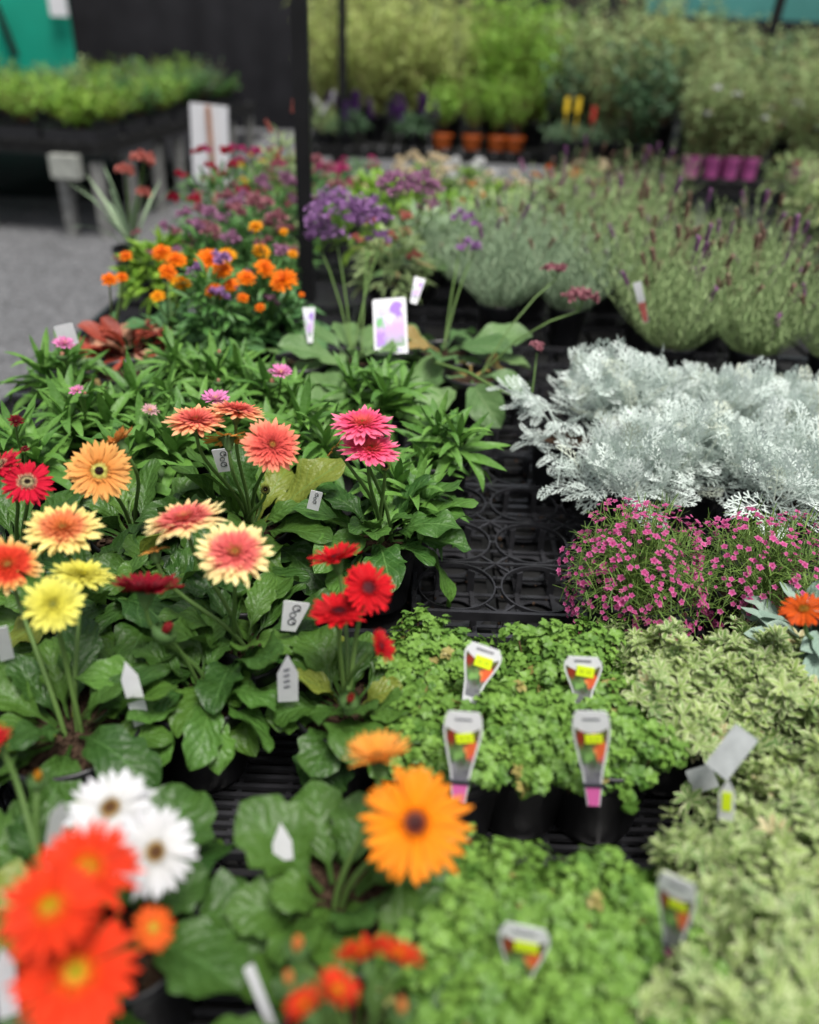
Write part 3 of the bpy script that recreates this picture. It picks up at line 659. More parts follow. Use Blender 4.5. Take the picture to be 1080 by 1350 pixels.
gerbera('gerbera with two hot pink blooms, one above the other', 498, 700,
        [(478, 559, 88, 1.01, 'hotpink', (0, .82, .5)), (488, 592, 84, .985, 'hotpink', (.1, .8, .55)), (440, 591, 34, .97, 'peachback', (-.7, .6, .1)), (508, 615, 20, .95, 'spent', (0, .4, 1))], n=36, sc=.93, mat='gerlite')
gerbera('gerbera with three bright red blooms and round green leaves', 460, 925,
        [(443, 737, 76, .95, 'red', (-.25, .9, .25), dict(cup=.3)), (486, 775, 74, .955, 'red', (.25, .35, .9)), (447, 808, 84, .935, 'red', (.0, .88, .4), dict(cup=.15)), (502, 852, 50, .93, 'red', (.75, .35, .4), dict(cup=.3))],
        [(460, 926, 30, .875, BUDM['red'], (.2, .5, .7))], n=28, sc=.78, tpl=GERR, pitch=(.0, 1.2))
gerbera('gerbera with one big flat orange bloom and a second behind it', 445, 1180,
        [(547, 1085, 150, .945, 'orange', (.12, -.02, 1)), (498, 1000, 98, .93, 'orangeback', (-.08, .95, .2), dict(cup=.45))], n=15, sc=.86, mat='ger', tpl=GERR)
gerbera('gerbera with two white blooms beside the scarlet ones', 160, 1225,
        [(146, 1066, 116, .93, 'white', (-.2, .45, .75)), (204, 1123, 118, .92, 'white', (.35, .05, .95))], n=13, sc=1.0, mat='ger', tpl=GERR)
gerbera('gerbera with three large scarlet orange blooms at the bottom left', 60, 1190,
        [(113, 1146, 144, .985, 'redorange', (-.05, .6, .72)), (66, 1196, 138, 1.0, 'redorange', (-.2, .55, .78)), (100, 1282, 166, .955, 'redorange', (0, .18, 1)), (202, 1223, 62, .92, 'smallorange', (.45, .3, .75)), (-8, 975, 50, .93, 'red', (-.5, .6, .5))],
        [(50, 1032, 30, .91, BUDM['yel'], (0, .9, .3))], n=20, sc=.85)
gerbera('gerbera with ragged scarlet blooms and tan buds at the bottom edge', 470, 1395,
        [(480, 1256, 84, .94, 'redorange', (-.2, .92, -.2), dict(cup=.25)), (525, 1258, 74, .945, 'redorange', (.3, .9, -.1), dict(cup=.2)), (445, 1305, 66, .95, 'redorange', (.4, .7, .2), dict(cup=.3)), (402, 1325, 60, .95, 'redorange', (-.4, .8, .2), dict(cup=.3))],
        [(390, 1255, 38, .93, BUDM['orange'], (.2, 1, .2)), (382, 1300, 36, .93, BUDM['tan'], (-.1, 1, .2)), (530, 1338, 38, .93, BUDM['tan'], (0, 1, .2))], n=14, sc=.85)
gerbera('gerbera with crimson blooms and dark eyes at the left edge', 25, 725,
        [(36, 636, 68, .975, 'reddark', (0, .45, .75)), (-2, 615, 70, .985, 'reddark', (-.5, .6, .5))], n=24)
# leafy gerberas with no bloom of their own that fill the rows
gerbera('leafy gerbera without flowers behind the dark crimson bloom', 215, 800, [], n=24, sc=.95)
gerbera('leafy gerbera below the apricot bloom, without flowers', 250, 760, [], n=22, sc=.9)

# ================================================================ STRAWFLOWERS
def straw_foliage(seed, k=4, spread=.045, n=26):
    g = rng(seed); mb = MB()
    for j in range(k):
        a = j * 6.283 / k + g.random(); c = np.array([spread * math.cos(a), spread * math.sin(a), .135 + .035 * g.random()]) if j else np.array([0, 0, .175])
        i = np.arange(n); q = (i + .5) / n; yaw = i * 2.39996 + g.normal(0, .15, n)
        pos = c + np.stack([np.zeros(n), np.zeros(n), -.05 * (1 - q)], 1)
        mb.place(LANCE, pos, yaw, -.1 + 1.35 * q ** 1.2 + g.normal(0, .12, n), g.normal(0, .2, n), g.uniform(.75, 1.1, n) * (1 - .35 * q ** 3), seed=seed + j)
        mb.tube([(c[0] * .5, c[1] * .5, .1), tuple(c)], .003, 5)
    return mb.mesh('leaves', M['straw'])
SF = [straw_foliage(900 + i) for i in range(4)]
def straw(label, px, py, heads=(), buds=(), v=0, sc=1.0, rz=0):
    t = plant_root('strawflower_plant', label, 'plant', px, py, 'potted strawflowers')
    o = obj('leaves', SF[v % 4], t); o.scale = (sc, sc, sc); o.rotation_euler = (0, 0, rz); o.location = (0, 0, .11 * (1 - sc))
    for (x, y, w_, z, kind, abc) in heads: add_head(t, x, y, w_, z, kind, abc, next(SEEDS), stemr=.0018)
    for (x, y, w_, z, col) in buds: add_bud(t, x, y, w_, z, BUDM[col], (0, 1, .3), next(SEEDS))
    return t
straw('strawflower plant with a pink bloom at the gravel edge', 95, 510, [(85, 453, 31, .93, 'strawpink', (0, .8, .6))], [(82, 472, 15, .91, 'straw')], 0, 1.0)
straw('strawflower with small pale pink bloom in the left rows', 118, 575, [(101, 515, 22, .93, 'strawpink', (-.3, .7, .6))], [(112, 522, 11, .92, 'straw')], 1, 1.05, .7)
straw('leafy strawflower with a pale bloom left of the coral gerberas', 185, 560, [(198, 541, 24, .92, 'strawpale', (.1, .7, .6))], [], 2, 1.08, 1.9)
straw('strawflower with dark red buds at the left edge', 30, 620, [(21, 555, 22, .94, 'strawdark', (0, .6, .8)), (33, 592, 12, .92, 'strawdark', (0, .6, .8))], [], 3, 1.0, .4)
straw('strawflower plant without blooms left of the coral gerberas', 195, 625, [], [], 1, 1.1, 2.6)
straw('strawflower with two tan buds between path and lattice gap', 290, 520, [], [(289, 468, 13, .93, 'straw'), (288, 506, 13, .93, 'straw')], 0, 1.0, 3.3)
straw('strawflower with a lilac pink bloom beside the lattice gap', 355, 545, [(370, 491, 34, .93, 'strawpink', (0, .8, .6))], [(359, 508, 17, .91, 'straw')], 2, 1.0, 4.1)
straw('strawflower with a pink bloom behind the coral gerberas', 272, 590, [(284, 526, 40, .95, 'strawpink', (0, .8, .6))], [], 3, 1.1, 5.2)
straw('upright leafy strawflower between coral and hot pink gerberas', 400, 605, [], [], 2, 1.15, .9)
straw('leafy strawflower below the lavender picture tag', 498, 540, [], [], 1, 1.05, 1.3)
straw('broad leafy strawflower beside the empty tray holes', 575, 598, [], [], 0, .92, 2.2)
straw('leafy strawflower behind the hot pink gerbera leaves', 522, 668, [], [], 3, .9, 3.0)
straw('leafy strawflower among the left rows near the gravel', 235, 505, [], [], 2, .95, 3.6)

# ================================================================ RED LEAF PLANT, SEA LAVENDER, CALENDULA
def broad_plant(name, label, px, py, n, sc, mat, seed, tpl=None, pitch=(.0, 1.0), group=None, extra=None):
    t = plant_root(name, label, 'plant', px, py, group); s = seed
    obj('leaves', gerbera_foliage(s, n, sc, mat, tpl or BROAD, pitch), t)
    if extra: obj('faded_leaves', gerbera_foliage(s + 1, extra[0], sc * extra[2], extra[1], tpl or BROAD, pitch), t, label='paler faded leaves among the others')
    return t
broad_plant('red_leaf_plant', 'plant with brick red and tan leaves beside the gravel path', 172, 460, 24, .56, 'redleaf', 41, pitch=(.3, 1.35), extra=(9, 'tanleaf', .85))
broad_plant('broad_leaf_plant', 'green rosette under the red leaved plant', 165, 488, 8, .6, 'broad', 46, pitch=(.0, .6))

def cluster_mesh(R, n, seed, mat, flat=.5, sz=.006):
    g = rng(seed); mb = MB(); K = max(4, int(n / 16)); g.normal()
    cc = []
    for k in range(K):
        a = k * 2.4; r = R * math.sqrt((k + .5) / K) * .85; cc.append((r * math.cos(a), r * math.sin(a), flat * R * (1 - (r / R) ** 2) + g.normal(0, .1 * R)))
    for c in cc:
        q = rng(int(g.integers(1e6))); p = q.normal(0, .13 * R, (16, 3)) * np.array([1, 1, .6]) + c
        T = rosette(SMALL, 5, .9, 3)
        mb.place((T[0] * (sz / .011), T[1], np.stack([T[2][:, 0], T[2][:, 1]], 1)), p, q.random(16) * 6, q.normal(0, .6, 16), q.normal(0, .5, 16), q.uniform(.7, 1.3, 16), seed=seed)
    return mb.mesh('florets', M[mat]), cc
M['purple'] = petal_mat('purple_floret', [(0, (164, 118, 160)), (.5, (174, 124, 186)), (1, (206, 164, 216))])
M['dkpurple'] = petal_mat('dark_purple_floret', [(0, (70, 30, 90)), (1, (100, 50, 130))])
M['mauve'] = petal_mat('mauve_floret', [(0, (160, 108, 140)), (1, (204, 150, 186))])
M['dusky'] = petal_mat('dusky_pink_floret', [(0, (150, 90, 100)), (1, (196, 134, 144))])
M['crimson'] = petal_mat('crimson_floret', [(0, (150, 16, 40)), (1, (206, 36, 74))])
M['magenta'] = petal_mat('magenta_floret', [(0, (180, 50, 110)), (1, (222, 80, 150))])
M['creamf'] = petal_mat('cream_floret', [(0, (225, 205, 150)), (1, (246, 232, 208))])
M['orangef'] = petal_mat('orange_floret', [(0, (226, 100, 20)), (1, (246, 130, 30))])
M['yellowf'] = petal_mat('yellow_floret', [(0, (220, 180, 30)), (1, (246, 214, 60))])
M['coralf'] = petal_mat('coral_floret', [(0, (200, 110, 96)), (1, (232, 150, 138))])
M['pinkf'] = petal_mat('gypsophila_petal', [(0, (186, 60, 116)), (.5, (214, 92, 154)), (1, (236, 148, 192))], transl=.3)
M['whitef'] = petal_mat('white_floret', [(0, (230, 230, 225)), (1, (246, 246, 248))])
def add_cluster(t, px, py, wpx, z, mat, seed, n=200, flat=.6, stem=True, tilt=(0, 0), base=(0, 0, .12), sz=.007, sr=.0019):
    c = P(px, py, z); R = wpx * (c - CAM).dot(FW) / FPX / 2; lc = c - t.location
    me, cc = cluster_mesh(R, n, seed, mat, flat, sz); h = obj('flower_cluster', me, t, lc, (tilt[0], tilt[1], 0))
    if stem:
        mb = MB(); e = lc + Vector((0, 0, -.55 * R)); a = Vector(base)
        mb.tube([a, a.lerp(e, .35) + Vector((0, 0, .025)), a.lerp(e, .7) + Vector((0, 0, .02)), e], sr, 6, r=.8)
        for k in cc[::2]: mb.tube([e, e.lerp(lc + Vector(k), .5), lc + Vector(k) * .8], sr * .5, 4, r=.6)
        obj('stem', mb.mesh('stem', M['stem']), t)
sl1 = broad_plant('sea_lavender_plant', 'sea lavender with a large purple flower head right of the black post', 465, 470, 13, .95, 'broad', 61, pitch=(.1, .8), group='sea lavender plants')
add_cluster(sl1, 445, 302, 86, 1.0, 'purple', 1, 420, 1.0); add_cluster(sl1, 485, 300, 64, 1.01, 'purple', 2, 300, 1.0, base=(.02, 0, .12)); add_cluster(sl1, 424, 318, 50, .97, 'purple', 9, 200, .9); add_cluster(sl1, 500, 318, 34, .98, 'purple', 12, 100, .5)
sl2 = broad_plant('sea_lavender_plant', 'sea lavender whose leaves surround the lavender picture tag', 585, 460, 16, .95, 'broad', 62, pitch=(-.1, .75), group='sea lavender plants')
add_cluster(sl2, 612, 292, 38, 1.0, 'purple', 3, 110, .6); add_cluster(sl2, 622, 331, 38, .96, 'purple', 4, 90, .5)
sl3 = broad_plant('sea_lavender_plant', 'pale leaved sea lavender drooping over the lattice gap', 395, 475, 8, .95, 'broad', 63, pitch=(-.3, .5), group='sea lavender plants')
sl4 = broad_plant('sea_lavender_plant', 'sea lavender with mauve flower heads behind the purple one', 545, 345, 8, .9, 'broad', 64, group='sea lavender plants')
add_cluster(sl4, 520, 258, 54, 1.08, 'mauve', 5, 260, 1.0); add_cluster(sl4, 556, 262, 60, 1.06, 'mauve', 6, 300, .9)
add_cluster(sl4, 568, 276, 34, 1.0, 'mauve', 7, 80, .6)
# trailing dry stems with dusty pink heads over the lavender and the dark gap
sl5 = broad_plant('sea_lavender_plant', 'sea lavender leaning right with a long bent stem and dusky flower heads', 622, 492, 9, .85, 'broad', 65, pitch=(-.25, .5), group='sea lavender plants')
add_cluster(sl5, 735, 357, 38, 1.0, 'dusky', 8, 90, .4, base=(.02, 0, .12)); add_cluster(sl5, 765, 397, 50, .96, 'dusky', 10, 120, .4, base=(.02, 0, .12)); add_cluster(sl5, 708, 460, 18, .93, 'dusky', 11, 50, .5, stem=False)
mb = MB(); q = [P(575, 478, .84), P(620, 492, .86), P(655, 513, .85), P(700, 530, .84)]
mb.tube([v - sl5.location for v in q], [.0035, .0035, .003, .002], 6, r=.9); mb.tube([P(700, 530, .84) - sl5.location, P(704, 500, .88) - sl5.location, P(708, 465, .92) - sl5.location], .0018, 5); obj('stem', mb.mesh('bent_stem', M['stem']), sl5)

def calendula(label, px, py, heads, seed, n=26, sc=1.0, mat='calen'):
    t = broad_plant('calendula_plant', label, px, py, n, sc, mat, seed, tpl=SPOON, pitch=(.15, 1.2), group='potted orange calendulas')
    for (x, y, w_, z, kind) in heads: add_head(t, x, y, w_, z, kind, (random.Random(x).uniform(-.3, .3), .6, .7), next(SEEDS), stemr=.002)
calendula('calendula with two small orange blooms beside the red leaved plant', 150, 440, [(144, 368, 24, .96, 'marigold'), (161, 365, 18, .96, 'marigold'), (166, 337, 20, .98, 'marigold')], 71, 10, .7)
calendula('calendula with orange blooms behind the white strip tag', 228, 440, [(213, 332, 30, .98, 'marigold'), (232, 342, 30, .98, 'marigold'), (222, 358, 28, .97, 'marigold'), (240, 372, 30, .95, 'amber'), (208, 390, 22, .93, 'amber')], 72, 30, 1.1)
calendula('calendula with blooms crowding beside the purple statice', 290, 445, [(278, 343, 42, .98, 'marigold'), (298, 337, 30, .98, 'amber'), (294, 356, 30, .98, 'marigold'), (281, 382, 26, .95, 'marigold'), (303, 376, 26, .95, 'marigold'), (290, 388, 18, .93, 'marigold')], 73, 34, 1.15)
calendula('calendula with the largest orange bloom beside the black post', 355, 430, [(373, 369, 42, .96, 'marigold'), (350, 353, 32, .97, 'marigold'), (325, 366, 28, .96, 'marigold'), (320, 392, 18, .93, 'marigold'), (343, 405, 16, .92, 'marigold'), (337, 298, 22, 1.05, 'amber'), (386, 334, 16, 1.0, 'amber'), (374, 305, 14, 1.03, 'amber'), (345, 330, 26, .99, 'amber'), (398, 388, 10, .94, 'marigold')], 74, 34, 1.15)

# ================================================================ generic mounds (colourful bed behind)
def mound_mesh(seed, r=.11, h=.14, n=260, tpl=None, mat='green', z0=.13, sc=1.0):
    mb = MB(); g = rng(seed); p, d = dome_pts(n, r, h, seed); p[:, 2] += z0
    yaw = np.arctan2(-d[:, 0], d[:, 1]) + g.normal(0, .5, n); pit = np.arcsin(np.clip(d[:, 2], -1, 1)) * .8 + g.normal(0, .35, n)
    mb.place(tpl or SLEAF, p * np.array([.7, .7, .8]) + [0, 0, .02], yaw, pit, g.normal(0, .4, n), g.uniform(.7, 1.2, n) * sc, seed=seed)
    for k in range(7):
        a = k * 2.4; mb.tube([(0, 0, .1), (r * .4 * math.cos(a), r * .4 * math.sin(a), z0 + h * .5)], .002, 4)
    return mb.mesh('foliage', M[mat])
MM = {}
def mound(label, px, py, mat, fmat=None, nf=0, r=.11, h=.14, fs=.018, seed=0, z=.8, name='flowering_plant', tpl=None, spire=False, group='small flowering plants in the rear rows', fh=1.0, Y=None, pz=POTZ):
    ms = 1.0
    if Y is None:
        p = P(px, py, z + .6 * h)
        if p.y > 4.65: p = PY(px, py, 4.65 - .2 * random.Random(px).random())
    else: p = PY(px, py, Y)
    if p.y > 3.2 and Y is None: ms = .8
    t = thing(name, label, 'plant', (p.x, p.y, pz), 0, group, ms); add_pot(t)
    key = (mat, round(r, 2), round(h, 2), seed % 3, id(tpl))
    if key not in MM: MM[key] = mound_mesh(seed % 3 + 200, r, h, 260, tpl, mat)
    obj('foliage', MM[key], t, rot=(0, 0, seed * 1.3))
    if nf:
        fk = (fmat, fs, spire)
        if fk not in MM:
            if spire:
                mb = MB(); g = rng(5); nn = 60; a = np.arange(nn) * 2.4; q = np.arange(nn) / nn
                T = rosette(SMALL, 4, .6, 9)
                mb.place(T, np.stack([np.cos(a) * fs * .45 * (1 - q * .8), np.sin(a) * fs * .45 * (1 - q * .8), q * fs * 4], 1), a, .5, 0, fs / .018 * .8, seed=3)
                MM[fk] = mb.mesh('flower_spike', M[fmat])
            else: MM[fk] = cluster_mesh(fs, 70, 7, fmat, .5, fs * .42)[0]
        fp, fd = dome_pts(nf, r * 1.0, h * fh, seed + 31, .1, .1, .25)
        for k in range(nf):
            obj('flower_spike' if spire else 'flower_cluster', MM[fk], t, (fp[k][0], fp[k][1], fp[k][2] + .15), (random.Random(k).uniform(-.25, .25) - fd[k][1] * .4, fd[k][0] * .5, k))
    return t
W3 = SLEAFW
mound('low lime green mound beside the gravel path, flecked with red', 212, 345, 'lime', 'dusky', 5, .13, .13, .014, 1, tpl=W3)
mound('mauve flowered mound behind the lime green plant', 262, 330, 'green', 'mauve', 10, .12, .16, .022, 2)
mound('purple statice mound among the orange calendulas', 275, 395, 'green', 'purple', 4, .08, .2, .020, 3)
mound('small purple statice beside the black post', 352, 385, 'green', 'mauve', 3, .07, .17, .018, 4)
mound('dusky pink flowered mound left of the black post', 320, 315, 'green', 'dusky', 14, .16, .18, .026, 5)
mound('mauve flowered mound touching the black post', 362, 285, 'green', 'mauve', 16, .16, .2, .022, 6)
mound('crimson flowered plant in front of the white sign', 285, 262, 'green', 'crimson', 12, .15, .26, .020, 7)
mound('magenta flowered plant right of the white sign', 325, 245, 'green', 'magenta', 14, .18, .26, .020, 8)
mound('coral spired snapdragons left of the black post', 372, 215, 'shrubC', 'coralf', 4, .10, .38, .010, 9, spire=True, name='snapdragon_plant')
mound('purple and yellow flowered mound behind the magenta one', 350, 215, 'lime', 'yellowf', 8, .16, .2, .026, 10)
mound('pink flowered mound just right of the black post', 435, 232, 'green', 'magenta', 10, .2, .16, .03, 11)
mound('cream flowered mound right of the black post', 455, 250, 'green', 'creamf', 6, .15, .13, .022, 12)
mound('bright green leafy mound in the middle of the rear rows', 500, 262, 'lime', None, 0, .22, .24, .02, 13, tpl=W3)
mound('bright green leafy mound behind the mauve sea lavender', 545, 235, 'lime', None, 0, .2, .2, .02, 14, tpl=W3)
mound('orange flowered mound below the mauve sea lavender', 515, 330, 'shrubC', 'coralf', 7, .12, .16, .018, 15)
mound('cream and white flowered mound in front of the orange pots', 560, 218, 'lime', 'creamf', 12, .2, .14, .035, 16)
mound('white flowered mound in front of the orange pots', 620, 222, 'lime', 'whitef', 10, .2, .12, .03, 17)
mound('pale yellow flowered mound right of the white one', 665, 240, 'lime', 'creamf', 9, .18, .14, .026, 18)
mound('green mound with orange flecks right of centre', 600, 258, 'shrubB', 'orangef', 5, .18, .14, .02, 19, tpl=W3)
mound('olive green feathery mound right of centre', 650, 280, 'lav2', 'creamf', 4, .2, .17, .016, 20)
mound('yellowish mound with orange flowers at the rear right', 745, 232, 'lav2', 'orangef', 8, .2, .13, .025, 21)
mound('peach flowered mound at the rear right', 780, 222, 'lav2', 'creamf', 8, .2, .13, .025, 22)
mound('olive mound with mauve spires near the rear right', 715, 262, 'lav2', 'mauve', 8, .2, .18, .011, 23, spire=True)
mound('olive mound at the rear right corner of the bench', 815, 250, 'lav2', 'mauve', 5, .2, .18, .011, 24, spire=True)
mound('purple salvia spires behind the rear rows, left', 458, 180, 'shrubD', 'dkpurple', 9, .2, .12, .03, 25, spire=True, Y=6.85, pz=.605)
mound('purple salvia spires behind the rear rows, right', 545, 182, 'shrubD', 'dkpurple', 8, .2, .12, .03, 26, spire=True, Y=6.85, pz=.605)
mound('white spired plant beside the thin dark post', 430, 182, 'shrubC', 'whitef', 3, .1, .16, .022, 27, spire=True, Y=6.85, pz=.605)
mound('pink and green mound between post and salvia', 475, 215, 'green', 'magenta', 5, .18, .12, .02, 28)
mound('rosy flowered mound against the black post, rear', 400, 250, 'green', 'dusky', 9, .16, .2, .028, 29)
mound('pale olive mound left of the lavender block', 560, 300, 'lav', None, 0, .17, .16, .02, 30)

# kangaroo paws at the path edge
def paw(label, pts, heads, seed):
    b0 = P(*pts[0], .80); t = thing('kangaroo_paw', label, 'plant', (b0.x, b0.y, POTZ), 0, 'kangaroo paws'); add_pot(t)
    g = rng(seed); mb = MB(); n = 16; mb.place([gridleaf(.28, .012, 6, 1, prof_lance, c, 0) for c in (.4, .9)], np.tile([0, 0, .1], (n, 1)), g.random(n) * 6.28, g.uniform(.9, 1.5, n), 0, 1, seed=seed); obj('leaves', mb.mesh('leaves', M['lav']), t)
    for (px, py, w_) in heads:
        c = PY(px, py, b0.y); lc = c - t.location; R = w_ * (c - CAM).dot(FW) / FPX / 2
        mb = MB(); mb.tube([(0, 0, .1), lc * .5 + Vector((0, 0, .08)), lc], .0028, 5); obj('stem', mb.mesh('stem', M['stem']), t)
        obj('flower_cluster', cluster_mesh(R, 120, seed, 'coralf', .6, .011)[0], t, lc)
paw('tall coral headed plant at the path edge in front of the grey bench', [(175, 330)], [(190, 214, 34), (166, 228, 24), (190, 256, 16)], 3)

# ================================================================ LAVENDER
def lavender_foliage(seed, mat, H=.29, n=105):
    g = rng(seed); mb = MB(); a = g.random(n) * 6.283; q = np.sqrt(g.random(n)); lean = q * .92
    for k in range(n):
        L = H * g.uniform(.45, 1.12) * (1 - .15 * q[k]); dx, dy = math.cos(a[k]), math.sin(a[k]); st = Vector((dx * q[k] * .04, dy * q[k] * .04, .10))
        d1 = Vector((dx * math.sin(lean[k]), dy * math.sin(lean[k]), math.cos(lean[k])))
        e = st + d1 * L + Vector((0, 0, L * .1)); mid = st + d1 * L * .5
        mb.tube([st, mid, e], [.0013, .001, .0006], 3, r=g.random())
        m_ = 13; s = np.linspace(.25, 1, m_)[:, None]; pp = np.array(st) * (1 - s) + np.array(e) * s
        mb.place(LAVT, pp, np.arange(m_) * 2.4 + k, g.uniform(.4, 1.1, m_), 0, g.uniform(.8, 1.2, m_) * (1 - .3 * s[:, 0] ** 3), rnd=np.clip(g.normal(.5, .3, m_), 0, 1), seed=k)
    return mb.mesh('foliage', M[mat])
LAVT = [gridleaf(.030, .0032, 2, 1, lambda v: 1 - v ** 2 * .7, c, 0) for c in (.3, -.3)]
LF = [lavender_foliage(300, 'lav'), lavender_foliage(301, 'lav'), lavender_foliage(302, 'lav2', .28), lavender_foliage(303, 'lav2', .30)]
mb = MB(); nn = 46; a = np.arange(nn) * 2.4; q = np.arange(nn) / nn
mb.place([(SMALL[0][0] * .7, SMALL[0][1], SMALL[0][2])], np.stack([np.cos(a) * .003, np.sin(a) * .003, q * .038], 1), a, .7, 0, 1, seed=1)
mb.tube([(0, 0, -.06), (0, 0, .03)], .0009, 4)
M['lavfl'] = petal_mat('lavender_floret', [(0, (120, 80, 120)), (1, (170, 110, 165))])
SPK = mb.mesh('flower_spike', M['lavfl'])
mb = MB(); mb.place([(SMALL[0][0] * .7, SMALL[0][1], SMALL[0][2])], np.stack([np.cos(a) * .003, np.sin(a) * .003, q * .03], 1), a, .9, 0, 1, seed=1); mb.tube([(0, 0, -.06), (0, 0, .03)], .0009, 4)
SPKD = mb.mesh('dry_flower_spike', petal_mat('dry_spike', [(0, (120, 100, 80)), (1, (176, 140, 128))]))
def lavender_proto(v, nsp, seed):
    def f():
        t = thing('lavender_plant', 'x', 'plant', group='lavender plants in rows on the right'); add_pot(t)
        obj('foliage', LF[v], t); g = rng(seed); p, d = dome_pts(nsp, .16, .31, seed, .1, .25, .4)
        for k in range(nsp): obj('flower_spike', SPK if g.random() < .3 else SPKD, t, (p[k][0], p[k][1], p[k][2] + .105), (g.normal(0, .15) - d[k][1] * .5, d[k][0] * .6, 0))
        return t
    return f
ords = ['first', 'second', 'third', 'fourth', 'fifth', 'sixth', 'seventh']
rows = [  # (Y, x start, count, step, foliage variants, spikes, scale)
    ('nearest', 1.90, .62, 3, .185, (3, 2, 3), (14, 12, 14), .92),
    ('front', 2.21, .21, 5, .195, (0, 1, 2, 3, 3), (3, 4, 9, 14, 16), .9),
    ('second', 2.45, .14, 5, .205, (0, 1, 2, 2, 3), (2, 3, 8, 10, 14), .88),
    ('third', 2.75, .10, 4, .22, (1, 0, 2, 2), (4, 3, 6, 10), .86),
    ('fourth', 3.1, .50, 2, .25, (2, 2), (8, 10), .86),
    ('fifth', 3.5, .66, 2, .25, (2, 3), (8, 8), .84)]
for rn, Y, x0, cnt, st_, vs, sp, ls in rows:
    for i in range(cnt):
        g = rng(i * 7 + int(Y * 100)); v = vs[i]; ns = sp[i]
        spawn(('lav', v, 6 if ns < 8 else 14), lavender_proto(v, 5 if ns < 8 else 15, v * 10 + ns), (x0 + i * st_ + g.normal(0, .01), Y + g.normal(0, .015), POTZ), g.random() * 6, ('grey-green' if v < 2 else 'olive green') + f' lavender in the {rn} row of the lavender block, {ords[i]} from its left', g.uniform(.92, 1.08) * ls)

# ================================================================ DUSTY MILLER
def miller_leaf(L=.10):
    V = []; F = []; U = []
    def strip(p0, p1, w0, w1, z0=0, z1=0):
        p0 = np.array(p0); p1 = np.array(p1); d = (p1 - p0) / np.linalg.norm(p1 - p0); nrm_ = np.array([-d[1], d[0]]); b = len(V)
        for p_, w_, z_ in ((p0, w0, z0), (p1, w1, z1)):
            V.append((*(p_ - nrm_ * w_), z_)); V.append((*(p_ + nrm_ * w_), z_)); U.append((0, p_[1] / L)); U.append((1, p_[1] / L))
        F.append([b, b + 1, b + 3, b + 2])
    strip((0, 0), (0, L * .55), .0012, .0016); strip((0, L * .55), (0, L), .0016, .0016)
    k = 5
    for i in range(k):
        y = L * (.38 + .60 * i / (k - 1)); ln = L * (.20 + .16 * math.sin(math.pi * (i + .8) / (k + .2)))
        for s in (-1, 1):
            an = math.radians(52 - 4 * i); dx, dy = math.sin(an) * s, math.cos(an); m0 = (dx * ln * .6, y + dy * ln * .6); e = (dx * ln, y + dy * ln)
            strip((0, y), m0, .0009, .0014, 0, .003); strip(m0, e, .0013, .0016, .003, .006)
            for da in (-45, 45):
                a2 = an * s + math.radians(da); strip(m0, (m0[0] + math.sin(a2) * ln * .38, m0[1] + math.cos(a2) * ln * .42), .0011, .0014, .003, .006)
            for q in (.3,):
                m1 = (dx * ln * q, y + dy * ln * q); a2 = an * s + math.radians(50 * s); strip(m1, (m1[0] + math.sin(a2) * ln * .22, m1[1] + math.cos(a2) * ln * .22), .0008, .0011, .001, .003)
    strip((0, L), (0, L * 1.12), .0022, .0014)
    return np.array(V), np.array(F), np.array(U)
ML0 = miller_leaf(); ML = [bend(ML0, .1, c) for c in (.2, .6, 1.0, -.4)]
def miller_foliage(seed, n=240, H=.085, spread=.105):
    g = rng(seed); mb = MB(); K = 15
    for k in range(K):
        a = k * 2.4 + g.normal(0, .2); q = math.sqrt((k + .3) / K); r = spread * q; top = np.array([r * math.cos(a), r * math.sin(a), .11 + H * (1 - .62 * q ** 2) * g.uniform(.8, 1.1)])
        mb.tube([(r * .2 * math.cos(a), r * .2 * math.sin(a), .1), (top[0] * .6, top[1] * .6, .1 + (top[2] - .1) * .5), tuple(top)], [.0025, .002, .0015], 5, r=.4)
        m_ = n // K; i = np.arange(m_); qq = i / m_
        pos = top[None] * (1 - .0) - np.array([top[0] * .4, top[1] * .4, top[2] - .1])[None] * ((1 - qq) ** 1.4 * .8)[:, None]
        yaw = i * 2.4 + g.normal(0, .3, m_)
        # bias outwards
        mb.place(ML, pos, yaw, .45 + .95 * qq ** 1.5 + g.normal(0, .2, m_), g.normal(0, .4, m_), g.uniform(.55, .9, m_) * (1 - .2 * qq), seed=seed + k)
    return mb.mesh('foliage', M['silver'])
MF = [miller_foliage(400), miller_foliage(401, 260, .11), miller_foliage(402, 220, .06, .115)]
def miller(label, px, py, v, sc=1.0, rz=0.0, z=.80, xy=None):
    p = P(px, py, z); t = thing('silver_foliage_plant', label, 'plant', (p.x, p.y, POTZ), rz, 'silver leaved plants'); add_pot(t)
    obj('foliage', MF[v], t).scale = (sc,) * 3; return t
miller('tall silver leaved plant at the rear left of the silver group', 805, 555, 1, .98)
miller('silver leaved plant in the middle of the group, beside the tray gap', 835, 640, 0, .92, 1.0)
miller('silver leaved plant in the centre of the silver group', 905, 628, 1, .92, 2.0)
miller('silver leaved plant at the rear middle below the lavender', 885, 545, 0, .85, 3.1)
miller('silver leaved plant at the rear right of the group', 972, 565, 1, .9, 4.0)
miller('silver leaved plant at the right edge, rear', 1052, 572, 0, .9, 5.0)
miller('broad silver leaved plant in front at the right edge', 1035, 655, 2, 1.08, .5)
